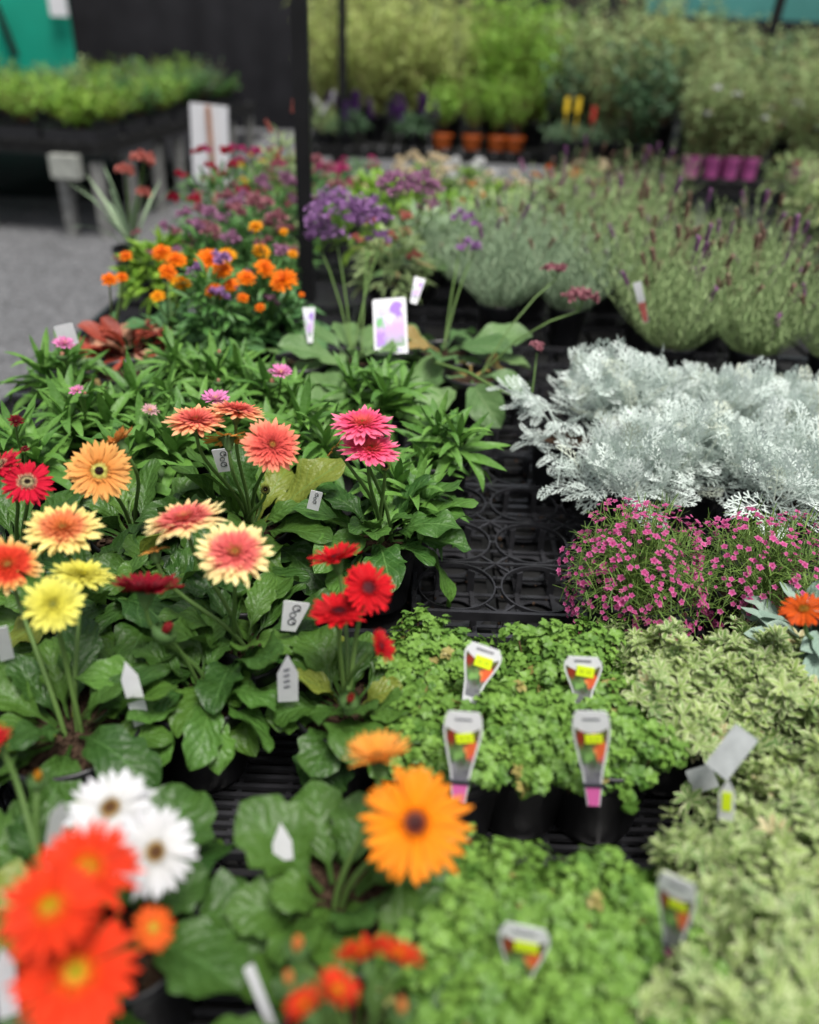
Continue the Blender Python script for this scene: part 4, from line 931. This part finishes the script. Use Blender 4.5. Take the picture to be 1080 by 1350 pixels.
# stray silver branches reaching left over the empty tray
mt = COL.objects[-1]
p = P(745, 570, .81); t = thing('silver_foliage_plant', 'sparse silver sprigs reaching left over the dark tray gap', 'plant', (p.x, p.y, POTZ), 0, 'silver leaved plants'); add_pot(t)
mb = MB(); g = rng(77)
for (x, y, z) in ((672, 515, .87), (690, 540, .85), (705, 585, .82), (735, 640, .82), (700, 520, .88), (745, 560, .87)):
    e = P(x, y, z) - t.location; st = Vector((0, 0, .1)); mb.tube([st, st.lerp(e, .5) + Vector((0, 0, .02)), e], [.002, .0018, .0012], 5)
    ds = e - st; yw = math.atan2(-ds.x, ds.y)
    for q in np.linspace(.45, 1, 7): mb.place(ML, [tuple(st.lerp(e, q) + Vector((0, 0, .02 * math.sin(math.pi * q))))] * 2, [yw + g.normal(0, .5) + .6, yw - .6 + g.normal(0, .4)], [.4, .3], 0, .38, seed=int(q * 50))
obj('foliage', mb.mesh('foliage', M['silver']), t)

# ================================================================ GYPSOPHILA
def gyp(label, px, py, r, h, seed, nfl=330, lime=0):
    t = plant_root('pink_baby_breath', label, 'plant', px, py, 'pink baby breath plants')
    g = rng(seed); mb = MB(); n = 900; p, d = dome_pts(n, r, h, seed, .12, .45, -.25); p[:, 2] += .125
    T = gridleaf(.018, .0014, 2, 1, lambda v: 1 - .5 * v, .2, 0)
    yaw = np.arctan2(-d[:, 0], d[:, 1]) + g.normal(0, .8, n); mb.place(T, p, yaw, np.arcsin(np.clip(d[:, 2], -1, 1)) + g.normal(0, .7, n), 0, g.uniform(.8, 1.4, n), seed=seed)
    mb.place(T, p * .97, yaw + 1.3, g.normal(.2, .6, n), 0, g.uniform(.8, 1.3, n), seed=seed + 1)
    for k in range(120): mb.tube([(g.normal(0, .01), g.normal(0, .01), .1), tuple((p[k * 7] + [0, 0, .1]) * [.55, .55, .6]), tuple(p[k * 7])], .0007, 3, r=g.random())
    obj('foliage', mb.mesh('foliage', M['gyp']), t)
    F5 = rosette([gridleaf(.0043, .0040, 2, 2, prof_ov, c, .1) for c in (.5, .1)], 5, .3, 7, (.9, 1.1)); fb = MB(); fb.place(F5, [(0, 0, 0)], 0, 0, seed=1)
    fb.lathe([(.0002, .0012), (.0008, .001), (.0009, -.002), (.0007, -.0035)], 6); fme = fb.mesh('blossom', M['pinkf'])
    n = nfl; p, d = dome_pts(n, r * 1.03, h * 1.03, seed + 9, .12, .12, -.5); p[:, 2] += .127
    vis = np.argsort([(Vector(q) + t.location - CAM).length + (0 if (Vector(dd).dot((CAM - (Vector(q) + t.location)).normalized()) > .1) else 1) for q, dd in zip(p, d)])
    rest = MB()
    for k, i in enumerate(vis):
        dv = Vector(d[i]) + Vector((g.normal(0, .3), g.normal(0, .3), .3)); q = dv.to_track_quat('Z', 'Y').to_euler(); s = g.uniform(.55, 1.3)
        if k % 3 == 0 and k // 3 < 100: o = obj('blossom', fme, t, p[i], q); o.scale = (s, s, s)
        else:
            Rm = np.array(q.to_matrix()) * s; rest.add(F5[0] @ Rm.T + p[i], F5[1], F5[2], float(g.random()))
    o = obj('blossoms', rest.mesh('blossoms', M['pinkf']), t); o['kind'] = 'stuff'
    return t
gyp('round mound of tiny pink blossoms beside the empty tray, left one', 836, 775, .088, .112, 11, 700)
gyp('mound of tiny pink blossoms at the right edge, greener one', 1000, 775, .094, .10, 12, 520)

# ================================================================ SMALL LEAF GREEN + VARIEGATED
RS = [rosette(SMALL, 5, .35, i, layers=2) for i in range(3)]
RV = [rosette(VARI, 6, .65, i, layers=2) for i in range(3)]
def small_foliage(seed, R, n, r, h, mat, stem='brstem', sc=1.0):
    g = rng(seed); mb = MB(); p, d = dome_pts(n, r, h, seed, .3, .55, -.1); p[:, 2] += .115
    yaw = g.random(n) * 6.28
    # tilt rosettes towards their outward direction
    T = R; k = g.integers(0, len(T), n)
    for i in range(n):
        dv = Vector(d[i]) * .9 + Vector((g.normal(0, .35), g.normal(0, .35), .7 + g.normal(0, .2))); q = np.array((dv.to_track_quat('Z', 'Y').to_matrix() @ Matrix.Rotation(yaw[i], 3, 'Z'))) * (g.uniform(.7, 1.25) * sc)
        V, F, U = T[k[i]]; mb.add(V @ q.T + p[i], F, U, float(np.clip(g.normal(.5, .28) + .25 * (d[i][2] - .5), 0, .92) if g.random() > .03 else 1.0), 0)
        if i % 4 == 0: mb.tube([(p[i][0] * .35, p[i][1] * .35, .1), (p[i][0] * .8, p[i][1] * .8, p[i][2] * .75), tuple(p[i])], [.0012, .001, .0008], 4, m=1)
    return mb.mesh('foliage', [M[mat], M[stem]])
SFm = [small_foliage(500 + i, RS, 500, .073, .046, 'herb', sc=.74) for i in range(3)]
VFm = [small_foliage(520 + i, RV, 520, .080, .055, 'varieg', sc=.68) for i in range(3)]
def small(label, px, py, v, kind='herb', sc=1.0, rz=0):
    name, grp, ms = ('small_leaf_plant', 'bright green small leaved plants', SFm) if kind == 'herb' else ('variegated_plant', 'cream edged variegated plants', VFm)
    t = plant_root(name, label, 'plant', px, py, grp); t.rotation_euler = (0, 0, rz)
    o = obj('foliage', ms[v % 3], t); o.scale = (sc, sc, sc); o.location = (0, 0, .11 * (1 - sc)); return t
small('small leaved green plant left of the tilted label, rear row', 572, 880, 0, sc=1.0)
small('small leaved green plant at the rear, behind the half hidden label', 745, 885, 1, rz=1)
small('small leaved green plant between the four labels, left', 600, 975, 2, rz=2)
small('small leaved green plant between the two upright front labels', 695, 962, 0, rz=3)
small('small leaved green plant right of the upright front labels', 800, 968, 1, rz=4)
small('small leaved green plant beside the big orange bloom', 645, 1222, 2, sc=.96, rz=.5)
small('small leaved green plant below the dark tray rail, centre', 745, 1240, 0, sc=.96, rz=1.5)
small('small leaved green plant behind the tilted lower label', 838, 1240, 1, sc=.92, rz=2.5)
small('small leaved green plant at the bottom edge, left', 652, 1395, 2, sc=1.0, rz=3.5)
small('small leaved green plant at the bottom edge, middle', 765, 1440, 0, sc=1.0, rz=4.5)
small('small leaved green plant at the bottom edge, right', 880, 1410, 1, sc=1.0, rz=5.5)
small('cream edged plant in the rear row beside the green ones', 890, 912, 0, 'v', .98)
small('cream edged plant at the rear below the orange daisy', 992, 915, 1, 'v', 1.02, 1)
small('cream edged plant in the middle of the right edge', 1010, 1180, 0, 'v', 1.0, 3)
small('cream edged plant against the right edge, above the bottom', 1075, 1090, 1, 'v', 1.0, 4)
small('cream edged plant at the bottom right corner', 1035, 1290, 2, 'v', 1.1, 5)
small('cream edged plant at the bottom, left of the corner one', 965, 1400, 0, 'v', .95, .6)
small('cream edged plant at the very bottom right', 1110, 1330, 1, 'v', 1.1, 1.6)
# silver daisy at the right edge
t = plant_root('silver_daisy_plant', 'silver leaved daisy with one orange bloom at the right edge', 'plant', 1075, 860)
mb = MB(); g = rng(88); n = 60; mb.place(SPOON, np.stack([g.normal(0, .02, n), g.normal(0, .02, n), g.uniform(.1, .15, n)], 1), g.random(n) * 6.28, g.uniform(.1, 1.3, n), g.normal(0, .3, n), g.uniform(.55, .95, n), seed=4)
obj('leaves', mb.mesh('leaves', leaf_mat('blue_grey_leaf', (.16, .26, .20), (.36, .46, .38), rough=.7, transl=.15, vein=.3, veincol=(.5, .6, .5))), t)
add_head(t, 1060, 803, 62, .93, 'gazania', (-.1, .75, .6), 991)

# ================================================================ TAGS
def plate_mesh(outline, th, z0, mat, name):
    n = len(outline); V = [(x, y, z0) for x, y in outline] + [(x, y, z0 + th) for x, y in outline]
    F = [list(range(n))[::-1], list(range(n, 2 * n))] + [[i, (i + 1) % n, n + (i + 1) % n, n + i] for i in range(n)]
    me = bpy.data.meshes.new(name); me.from_pydata(V, [], F); me.materials.append(mat)
    uv = me.uv_layers.new(name='UVMap'); xs = [p[0] for p in outline]; ys = [p[1] for p in outline]; x0, x1, y0, y1 = min(xs), max(xs), min(ys), max(ys)
    for l in me.loops:
        c = me.vertices[l.vertex_index].co; uv.data[l.index].uv = ((c.x - x0) / (x1 - x0), (c.y - y0) / (y1 - y0))
    return me
def frame_tag(name, label, top, bot, turn=0.0, group='plant label tags', back=False):
    """top/bottom are world points; the plate lies between them and faces the lens side, turned by 'turn'"""
    y = (top - bot).normalized(); to = (CAM - top).normalized(); z = (to - y * to.dot(y)).normalized(); z = Matrix.Rotation(turn, 3, y) @ z; x = y.cross(z)
    t = bpy.data.objects.new(name, None); COL.objects.link(t); t.empty_display_size = .02
    m4 = Matrix((x, y, z)).transposed().to_4x4(); m4.translation = top; t.matrix_world = m4; tag(t, label, 'plant label', group); return t, (top - bot).length
def tprof(y, L, w):  # half width of a picture label, y from 0 (top) downwards
    s = y / L
    if s < .62: return w / 2 * (.86 + .14 * math.sin(math.pi * min(1, s / .22 / 1) * .5)) if s < .2 else w / 2 * (1 - .42 * ((s - .2) / .42) ** 1.2)
    return w / 2 * (.58 - .22 * (s - .62) / .38)
def photo_tag(label, tx, ty, bx, by, wpx, zt=.905, zb=.80, turn=0.0, foot=True):
    top = P(tx, ty, zt); bot = P(bx, by, zb); t, L = frame_tag('plant_tag', label, top, bot, turn); w = wpx * (top - CAM).dot(FW) / FPX
    ys = [L * k / 22 for k in range(23)]
    out = [(tprof(y, L, w), -y) for y in ys][::-1] + [(-tprof(y, L, w), -y) for y in ys]
    out = [(a * (1 if -b > .004 else .9), b) for a, b in out]
    obj('tag_body', plate_mesh(out[::-1], .0008, -.0008, M['white'], 'tag_body'), t)
    a, b_ = .16 * L, .74 * L if foot else .9 * L
    yy = [a + (b_ - a) * k / 14 for k in range(15)]; mr = .0022
    def arc(x, h): return h * (1 - (x) ** 2)
    o2 = [(tprof(y, L, w) - mr, -y) for y in yy][::-1]; tw = tprof(a, L, w) - mr
    o2 += [(tw * c_, -a - .012 * (1 - c_ * c_) * .6) for c_ in (.8, .5, .2, -.2, -.5, -.8)] + [(-(tprof(y, L, w) - mr), -y) for y in yy]
    obj('picture', plate_mesh(o2[::-1], .0004, 0, M['photo'], 'picture'), t)
    mb = MB(); g = rng(int(tx))
    x = -w * .22
    while x < w * .2: k = w * g.uniform(.015, .035); mb.box((x + k, -.075 * L, .0003), (k, .0012, .0003)); x += 2 * k + w * .012
    obj('heading', mb.mesh('heading', M['greyink'], False), t)
    sw, sh = w * .46, w * .30
    s_ = obj('price_sticker', plate_mesh([(-sw / 2, -sh / 2), (sw / 2, -sh / 2), (sw / 2, sh / 2), (-sw / 2, sh / 2)], .0004, .0005, M['lime_sticker'], 'sticker'), t, (w * .06, -.27 * L, .0002), (0, 0, R_(random.Random(tx).uniform(-8, 14))))
    mb = MB()
    for k in (-2, -1, 1, 2): mb.box((k * sw * .13, 0, .00105), (sw * .035, sh * .16, .0001))
    obj('price', mb.mesh('price', plain('sticker_ink', (.42, .52, .02), .6), False), s_)
    if foot:
        y0 = .78 * L
        fo = [(tprof(y, L, w) - .0015, -y) for y in (L * .995, y0)] + [(-(tprof(y, L, w) - .0015), -y) for y in (y0, L * .995)]
        obj('pink_foot', plate_mesh(fo, .0004, .0001, M['pinkfoot'], 'pink_foot'), t)
        mb = MB(); mb.box((0, -.76 * L, .0006), (tprof(y0, L, w) + .001, .0022, .0010)); obj('dark_band', mb.mesh('band', M['ink'], False), t)
    return t
photo_tag('picture label leaning right with a lime price sticker, rear left', 641, 852, 618, 925, 50, .905, .845, foot=False)
photo_tag('picture label with lime sticker sunk in leaves, rear right', 769, 866, 768, 935, 50, .895, .835, foot=False)
photo_tag('upright picture label with lime sticker beside the orange bloom', 612, 939, 605, 1058, 52, .915, .81)
photo_tag('brightest upright picture label with a pink foot and tilted lime sticker', 779, 938, 783, 1063, 50, .925, .81)
photo_tag('tilted picture label with lime sticker in the lower right greens', 894, 1158, 884, 1275, 52, .93, .82, turn=-.25)
photo_tag('dull picture label half buried in the bottom greens', 693, 1222, 683, 1310, 68, .885, .80, turn=0, foot=False)

def strip_tag(label, tx, ty, bx, by, wpx, zt, zb, mat='white', taper=1.0, tip=False, turn=0.0, extra=None):
    top = P(tx, ty, zt); bot = P(bx, by, zb); t, L = frame_tag('plant_tag', label, top, bot, turn); w = wpx * (top - CAM).dot(FW) / FPX
    h = w / 2
    out = [(0, 0), (-h, -h * 2.6 if tip else -.15 * h), (-h * taper, -L), (h * taper, -L), (h, -h * 2.6 if tip else -.15 * h)] if tip else [(-h * .9, 0), (-h, -.1 * h), (-h * taper, -L), (h * taper, -L), (h, -.1 * h), (h * .9, 0)]
    obj('tag_body', plate_mesh(out, .0008, -.0008, M[mat], 'tag_body'), t)
    if extra == 'print':   # three round handwritten characters
        mb = MB()
        for k, (x, y, s) in enumerate(((.05, -.2, 1), (-.02, -.43, .8), (.02, -.66, 1))):
            R2 = h * .36 * s; c = (x * w, y * min(L, 3.2 * h), .0003)
            mb.lathe([(R2 * .9, 0), (R2 * .9, .0003), (R2 * .68, .0003), (R2 * .68, 0)], 14, c=c)
            if s == 1: mb.box((c[0] + R2 * .5, c[1] - R2 * .4, .00025), (R2 * .5, R2 * .13, .0002), Matrix.Rotation(-.7, 3, 'Z'))
        obj('lettering', mb.mesh('lettering', M['ink'], False), t)
    if extra == 'smudge':
        mb = MB()
        for k in range(4): mb.box((-.1 * h, -L * .3 - k * L * .12, .0003), (h * .3, L * .022, .0002), Matrix.Rotation(.4, 3, 'Z'))
        obj('lettering', mb.mesh('lettering', M['greyink'], False), t)
    if extra == 'lime':
        obj('price_sticker', plate_mesh([(-h * .6, -L * .75), (h * .6, -L * .75), (h * .6, -L * .3), (-h * .6, -L * .3)], .0004, .0002, M['lime_sticker'], 'sticker'), t)
    if extra == 'lav':
        obj('picture', plate_mesh([(-h * .84, -L * .86), (h * .84, -L * .86), (h * .84, -L * .07), (-h * .84, -L * .07)], .0004, .0002, M['lavphoto'], 'picture'), t)
        mb = MB(); mb.box((.1 * h, -L * .935, .0003), (h * .6, L * .018, .0002)); mb.box((-.4 * h, -L * .2, .00075), (h * .3, L * .012, .0002)); mb.box((-.35 * h, -L * .27, .00075), (h * .34, L * .010, .0002)); obj('lettering', mb.mesh('lettering', plain('lilac_ink', (.45, .4, .7), .6), False), t)
    if extra == 'lavs':
        obj('picture', plate_mesh([(-h * .7 * taper, -L * .8), (h * .7 * taper, -L * .8), (h * .8, -L * .15), (-h * .8, -L * .15)], .0004, .0002, M['lavphoto'], 'picture'), t)
    if extra == 'red':
        obj('red_foot', plate_mesh([(-h * .8 * taper, -L * .98), (h * .8 * taper, -L * .98), (h * .85, -L * .5), (-h * .85, -L * .5)], .0004, .0002, plain('red_print', (.5, .12, .1), .6), 'red_foot'), t)
    return t
strip_tag('white price tag with round black numerals near the red gerberas', 392, 794, 380, 832, 36, .90, .86, taper=.55, extra='print', turn=.3)
strip_tag('small white pointed tag with grey writing beside the red gerbera leaves', 379, 864, 380, 925, 28, .90, .83, tip=True, extra='smudge')
strip_tag('long greyish white strip tag between the two lower left gerberas', 165, 872, 192, 970, 22, .90, .80, tip=True)
strip_tag('white tag with black numerals below the peach gerbera blooms', 292, 592, 296, 622, 26, .93, .89, taper=.6, extra='print')
strip_tag('small white tag beside the hot pink gerbera leaves', 418, 648, 412, 672, 16, .90, .87, extra='print')
strip_tag('white tag edge at the left margin below the yellow blooms', 0, 828, 10, 870, 18, .92, .87)
strip_tag('pale strip tag behind the white gerbera blooms', 82, 1058, 66, 1150, 26, .93, .83, tip=True)
strip_tag('small pointed white tag above the lower gerbera leaves', 370, 1085, 374, 1135, 26, .88, .84, tip=True)
strip_tag('slanting white tag edge at the bottom between gerbera leaves', 328, 1275, 362, 1360, 14, .88, .80)
strip_tag('pale tag edge at the lower left margin', 2, 1250, 12, 1340, 26, .93, .86, tip=True)
strip_tag('grey back of a label leaning right over the cream edged plants', 985, 965, 944, 1018, 34, .90, .86, mat='greytag')
strip_tag('grey label lying in the dark gap between cream edged plants', 920, 1012, 932, 1042, 34, .83, .81, mat='greytag')
strip_tag('white tag tip with a lime sticker above the lower cream edged plant', 960, 1028, 957, 1082, 20, .90, .85, tip=True, extra='lime')
strip_tag('white strip tag standing among the orange calendulas', 253, 362, 255, 412, 13, .96, .88)
strip_tag('small tapered purple picture label left of the square one', 407, 405, 409, 452, 17, .92, .85, taper=.4, extra='lavs')
strip_tag('square lavender picture label with white border', 513, 393, 516, 467, 45, .94, .84, extra='lav', turn=-.15)
strip_tag('small lilac label leaning behind the square lavender one', 554, 366, 545, 400, 15, .95, .90, taper=.6, extra='lavs')
strip_tag('white and red strip tag in the lavender', 840, 372, 852, 425, 11, .96, .87, taper=.7, extra='red', turn=0)
strip_tag('pale blue label at the gravel edge above the pink strawflower', 83, 428, 92, 455, 24, .95, .91)

# ================================================================ LEFT REAR BENCH with seedlings
pa = P(128, 186, .66); pb = P(338, 132, .66); ang = math.atan2(pb.y - pa.y, pb.x - pa.x) - math.pi / 2; Ln = (pb - pa).length
lb = bench('weathered grey bench of green seedlings across the gravel path', -3.6, 0, 0, Ln, .64, [(-.06, .06), (-.06, .55), (-.06, 1.05), (-.06, 1.5), (-.06, 1.95), (-.06, 2.4), (-.06, 2.85), (-.32, .06), (-1.0, .12), (-1.9, .06), (-2.9, .1), (-1.0, 1.4), (-1.9, 1.4), (-.7, 2.6), (-1.9, 2.7), (-.06, Ln - .1), (-1.6, Ln - .1)], ang, (pa.x, pa.y), legm='wood')
mb = MB(); mb.box((-.24, -.03, .49), (.10, .04, .075)); obj('pale_block', mb.mesh('pale_block', M['concrete'], False), lb, label='pale rectangular block under the bench front')
mb = MB(); mb.box((-2.45, -.04, .32), (.05, .04, .32), Matrix.Rotation(R_(-9), 3, 'Y')); 
obj('leg', mb.mesh('splayed_leg', M['wood'], False), lb)
def clump_mesh(seed, mat, r=.16, h=.24, n=420, tpl=None):
    return mound_mesh(seed, r, h, n, tpl, mat, .1, 1.2)
def box_tray_mesh(): 
    mb = MB(); W, D, H = .19, .17, .075
    for x in (-W, W): mb.box((x, 0, H / 2), (.005, D, H / 2))
    for y in (-D, D): mb.box((0, y, H / 2), (W - .006, .005, H / 2))
    mb.box((0, 0, .012), (W - .006, D - .006, .006)); return mb.mesh('seedling_tray', M['black'], False)
def shrub_mesh(seed, mat, H=.7, n=26, leafs=22, tpl=None, spread=.16, lsc=1.0, m2='brstem'):
    g = rng(seed); mb = MB()
    for k in range(n):
        a = g.random() * 6.28; q = math.sqrt(g.random()); L = H * g.uniform(.55, 1.05) * (1 - .2 * q); st = Vector((.02 * math.cos(a), .02 * math.sin(a), .1))
        e = st + Vector((spread * q * math.cos(a) * 1.3, spread * q * math.sin(a) * 1.3, L)); mid = st.lerp(e, .5) + Vector((g.normal(0, .02), g.normal(0, .02), 0))
        mb.tube([st, mid, e], [.004, .0028, .001], 4, m=1)
        s = g.uniform(.12, 1, leafs)[:, None]; pp = np.array(st) * (1 - s) ** 2 + 2 * np.array(mid) * s * (1 - s) + np.array(e) * s * s
        mb.place(tpl or SLEAF, pp, g.random(leafs) * 6.28, g.uniform(-.2, 1.1, leafs), g.normal(0, .4, leafs), g.uniform(.9, 1.6, leafs) * lsc, seed=seed + k)
    return mb.mesh('foliage', [M[mat], M[m2]])
BT = box_tray_mesh(); HM = {m: [shrub_mesh(600 + i, m, h, 34, 20, t_, .20, .75) for i, (h, t_) in enumerate([(.27, W3), (.36, SLEAF)])] for m in ('lime', 'green', 'shrubD', 'shrubB')}
def bench_pt(x, y): return (pa.x + x * math.cos(ang) - y * math.sin(ang), pa.y + x * math.sin(ang) + y * math.cos(ang), .641)
rown = ['front', 'second', 'third', 'fourth', 'fifth', 'sixth', 'rear']
for j in range(7):
    for i in range(4):
        x, y = -.22 - .42 * i, .22 + .47 * j
        if i == 3 and j > 4: continue
        g = rng(i + 10 * j); mk = ['lime', 'shrubB', 'lime', 'lime'][i] if j < 2 else ('green', 'shrubD', 'green', 'shrubB')[(i + j) % 4]
        if i > 1 and j < 2: mk = 'lime'
        word = {'lime': 'lime green', 'shrubB': 'bright green', 'green': 'mid green', 'shrubD': 'dark green'}[mk]
        t = thing('seedling_clump', f'{word} seedling tray, {rown[j]} row of the rear left bench, {ords[i]} from its right', 'seedlings', bench_pt(x, y), ang, 'seedling trays on the grey bench')
        obj('tray', BT, t); o = obj('foliage', HM[mk][(i + j) % 2], t, (0, 0, -.03), (0, 0, g.random() * 6)); s = g.uniform(.9, 1.2); o.scale = (1, 1, s)
for i in range(4, 7):
    for j in range(3):
        mk = ['lime', 'lime', 'shrubB'][j]; x, y = -.22 - .42 * i, .22 + .47 * j
        t = thing('seedling_clump', f"{'lime' if mk == 'lime' else 'bright'} green seedling tray, {rown[j]} row of the rear left bench, {['fifth', 'sixth', 'seventh'][i - 4]} from its right", 'seedlings', bench_pt(x, y), ang, 'seedling trays on the grey bench'); obj('tray', BT, t); obj('foliage', HM[mk][(i + j) % 2], t, (0, 0, -.03), (0, 0, i * j))
# a taller weed rising from the bench
t = thing('tall_seedling', 'taller feathery seedling sticking up from the rear left bench', 'plant', bench_pt(-.55, .9), 0); obj('pot', POT, t); obj('foliage', shrub_mesh(9, 'shrubC', .42, 7, 30, spread=.05), t)

# ================================================================ CENTRE + RIGHT REAR SHRUBS
bench('low dark bench holding the tall shrubs behind the flower bench', -1.3, 1.3, 0, 1.9, .60, [(-1.2, .1), (0, .1), (1.2, .1), (-1.2, 1.8), (1.2, 1.8)], 0, (.35, 6.75), legm='darkwood')
BIGPOT = pot_mesh(.095, .19, name='shrub_pot')
SH = {'A': [shrub_mesh(700 + i, 'shrubA', .95, 44, 34, None, .22) for i in range(2)], 'B': [shrub_mesh(710 + i, 'shrubB', .9, 50, 34, None, .2) for i in range(2)],
      'C': [shrub_mesh(720 + i, 'shrubC', .8, 40, 26, SLEAF, .2) for i in range(2)], 'D': [shrub_mesh(730 + i, 'shrubD', .7, 36, 24, SLEAFW, .2) for i in range(2)], 'E': [shrub_mesh(740, 'lime', .5, 30, 24, SLEAFW, .2)]}
words = {'A': 'pale yellow-green', 'B': 'bright green', 'C': 'grey-green', 'D': 'dark green', 'E': 'lime green'}
FLW = cluster_mesh(.035, 70, 7, 'whitef', .5, .016)[0]
def shrub(label, x, y, z, k, v=0, sc=1.0, rz=0, potm=None, white=0):
    t = thing('potted_shrub', label, 'shrub', (x, y, z), rz, 'potted shrubs at the back'); obj('pot', potm or BIGPOT, t); o = obj('foliage', SH[k][v % len(SH[k])], t, (0, 0, .05)); o.scale = (sc,) * 3
    for i in range(white):
        g = rng(i + int(x * 50)); obj('flower_cluster', FLW, t, (g.normal(0, .12), -.12 - .1 * g.random(), g.uniform(.25, .55)))
    return t
xs = [-.78, -.45, -.12, .22, .56, .9, 1.22]
kinds = [['A', 'A', 'A', 'A', 'B', 'B', 'C'], ['A', 'A', 'A', 'C', 'B', 'B', 'C'], ['A', 'A', 'C', 'A', 'B', 'B', 'C']]
for j, rn in enumerate(('front', 'middle', 'rear')):
    for i, x in enumerate(xs):
        g = rng(i * 3 + j); shrub(f'tall {words[kinds[j][i]]} shrub, {rn} row of the centre rear bench, {ords[i]} from the left', x + g.normal(0, .03), 7.1 + j * .6, .605, kinds[j][i], i + j, g.uniform(.9, 1.12) + .05 * j, g.random() * 6)
# orange pots row at the end of the flower bench
OP = pot_mesh(.078, .10, 'orangepot', 'orange_pot')
for i, (px, w_) in enumerate(((583, 0), (622, 0), (655, 0), (678, 0))):
    p = PY(px, 192 + i * .8, 6.84); t = thing('orange_potted_plant', f'small plant in a bright orange pot, {ords[i]} from the left of four', 'plant', (p.x, p.y, .605), i, 'small plants in orange pots'); obj('pot', OP, t); obj('foliage', HM['shrubB'][i % 2], t, (0, 0, 0)).scale = (.7, .7, 1.4)

# right rear: black pots and shrubs, magenta pots
RB = bench('dark bench at the right rear holding shrubs and magenta pots', 0, 4.2, 0, 3.4, .66, [(.1, .1), (1.3, .1), (2.6, .1), (.1, 1.7), (.1, 3.2), (2.6, 3.2)], R_(-2), (1.66, 5.38), legm='wood')
PP = pot_mesh(.055, .125, 'pinkpot', 'magenta_pot'); pink = []
for i, px in enumerate((912, 939, 964, 989, 1052, 1078)):
    p = PY(px, 216, 5.5); grp = 'left cluster of four' if i < 4 else 'right pair'
    t = thing('magenta_potted_shrub', f"airy shrub in a magenta pot, {ords[i if i < 4 else i - 4]} from the left in the {grp}", 'shrub', (p.x, 5.5, .663), i, 'shrubs in magenta pots'); obj('pot', PP, t); o = obj('foliage', SH['C'][i % 2], t, (0, 0, .0), (0, 0, i)); o.scale = (.75, .75, .78)
    for q in range(2):
        g = rng(i * 5 + q); obj('flower_cluster', FLW, t, (g.normal(0, .1), -.08, g.uniform(.3, .5))).scale = (.8,) * 3
kk = [['C', 'C', 'C', 'D', 'C', 'E'], ['C', 'D', 'C', 'C', 'C', 'A'], ['D', 'C', 'C', 'A', 'A', 'A'], ['A', 'C', 'C', 'C', 'A', 'C']]
for j, rn in enumerate(('front', 'second', 'third', 'rear')):
    for i in range(6):
        g = rng(i * 3 + j + 90); k = kk[j][i]
        shrub(f'{words[k]} airy shrub, {rn} row of the right rear bench, {ords[i]} from the left', 1.9 + .42 * i + g.normal(0, .03), 5.85 + .6 * j, .665, k, i, g.uniform(.8, 1.0) + .02 * j, g.random() * 6, white=2 if (j == 0 and i > 1) else 0)
# shrubs between the centre and the right group, on the ground in black pots
for i, (px, y, k, s) in enumerate(((752, 6.6, 'D', .95), (800, 6.3, 'C', 1.05), (845, 5.9, 'D', 1.0), (770, 7.3, 'C', 1.3), (830, 7.1, 'C', 1.3), (870, 6.6, 'C', 1.2))):
    p = PY(px, 180, y); shrub(f"{words[k]} shrub in a black pot between the two rear benches, {ords[i]} of six", p.x, y, .667 if p.x > 1.63 else .605, k, i, s, i)
bench('small dark stand between the two rear benches', -.28, .28, 0, 1.12, .60, [(-.22, .1), (.22, .1), (-.22, 1.0), (.22, 1.0)], 0, (1.35, 5.58), legm='darkwood')
mb = MB(); 
for (px, mat, lab) in ((748, 'yellowf', 'yellow hanging label among the rear black pots'), (763, 'yellowf', 'second yellow label among the rear black pots, right of the first'), (783, 'crimson', 'red label among the rear black pots')):
    p = PY(px, 138 if mat == 'yellowf' else 150, 5.95); mb = MB(); mb.box((0, 0, 0), (.015, .0015, .045)); mb.box((0, .004, -.1), (.003, .002, .12)); o = obj('hanging_label', mb.mesh('hanging_label', plain('label_' + str(px), (.75, .5, .02) if mat == 'yellowf' else (.45, .03, .02), .5), False), None, p); tag(o, lab, 'label')
for i, px in enumerate((735, 760, 786, 812)):
    p = PY(px, 190, 5.9); t = thing('black_nursery_pot', f'tall black nursery pot, {ords[i]} from the left in the dark row', 'pot', (min(p.x, 1.56), 5.9, .605), 0, 'black nursery pots at the rear'); obj('body', pot_mesh(.075, .2), t); obj('foliage', HM['shrubD'][i % 2], t, (0, 0, .08)).scale = (.5, .5, .6)
# plants at the far right beyond the lane
bench('narrow dark bench at the right edge beyond the lane', 0, 1.4, 0, 1.1, .686, [(.1, .1), (1.3, .1), (.1, 1.0), (1.3, 1.0)], 0, (1.52, 3.35), legm='darkwood')
mound('blue grey mound at the right beyond the dark lane', 1040, 262, 'shrubC', None, 0, .16, .2, .02, 41, Y=4.2)
mound('pale lime mound at the right edge beyond the dark lane', 1072, 320, 'varieg', None, 0, .17, .14, .02, 42, Y=3.6, tpl=W3)
mound('olive green mound behind the pale lime one at the right edge', 1078, 262, 'shrubC', 'crimson', 3, .16, .16, .014, 43, Y=4.0)
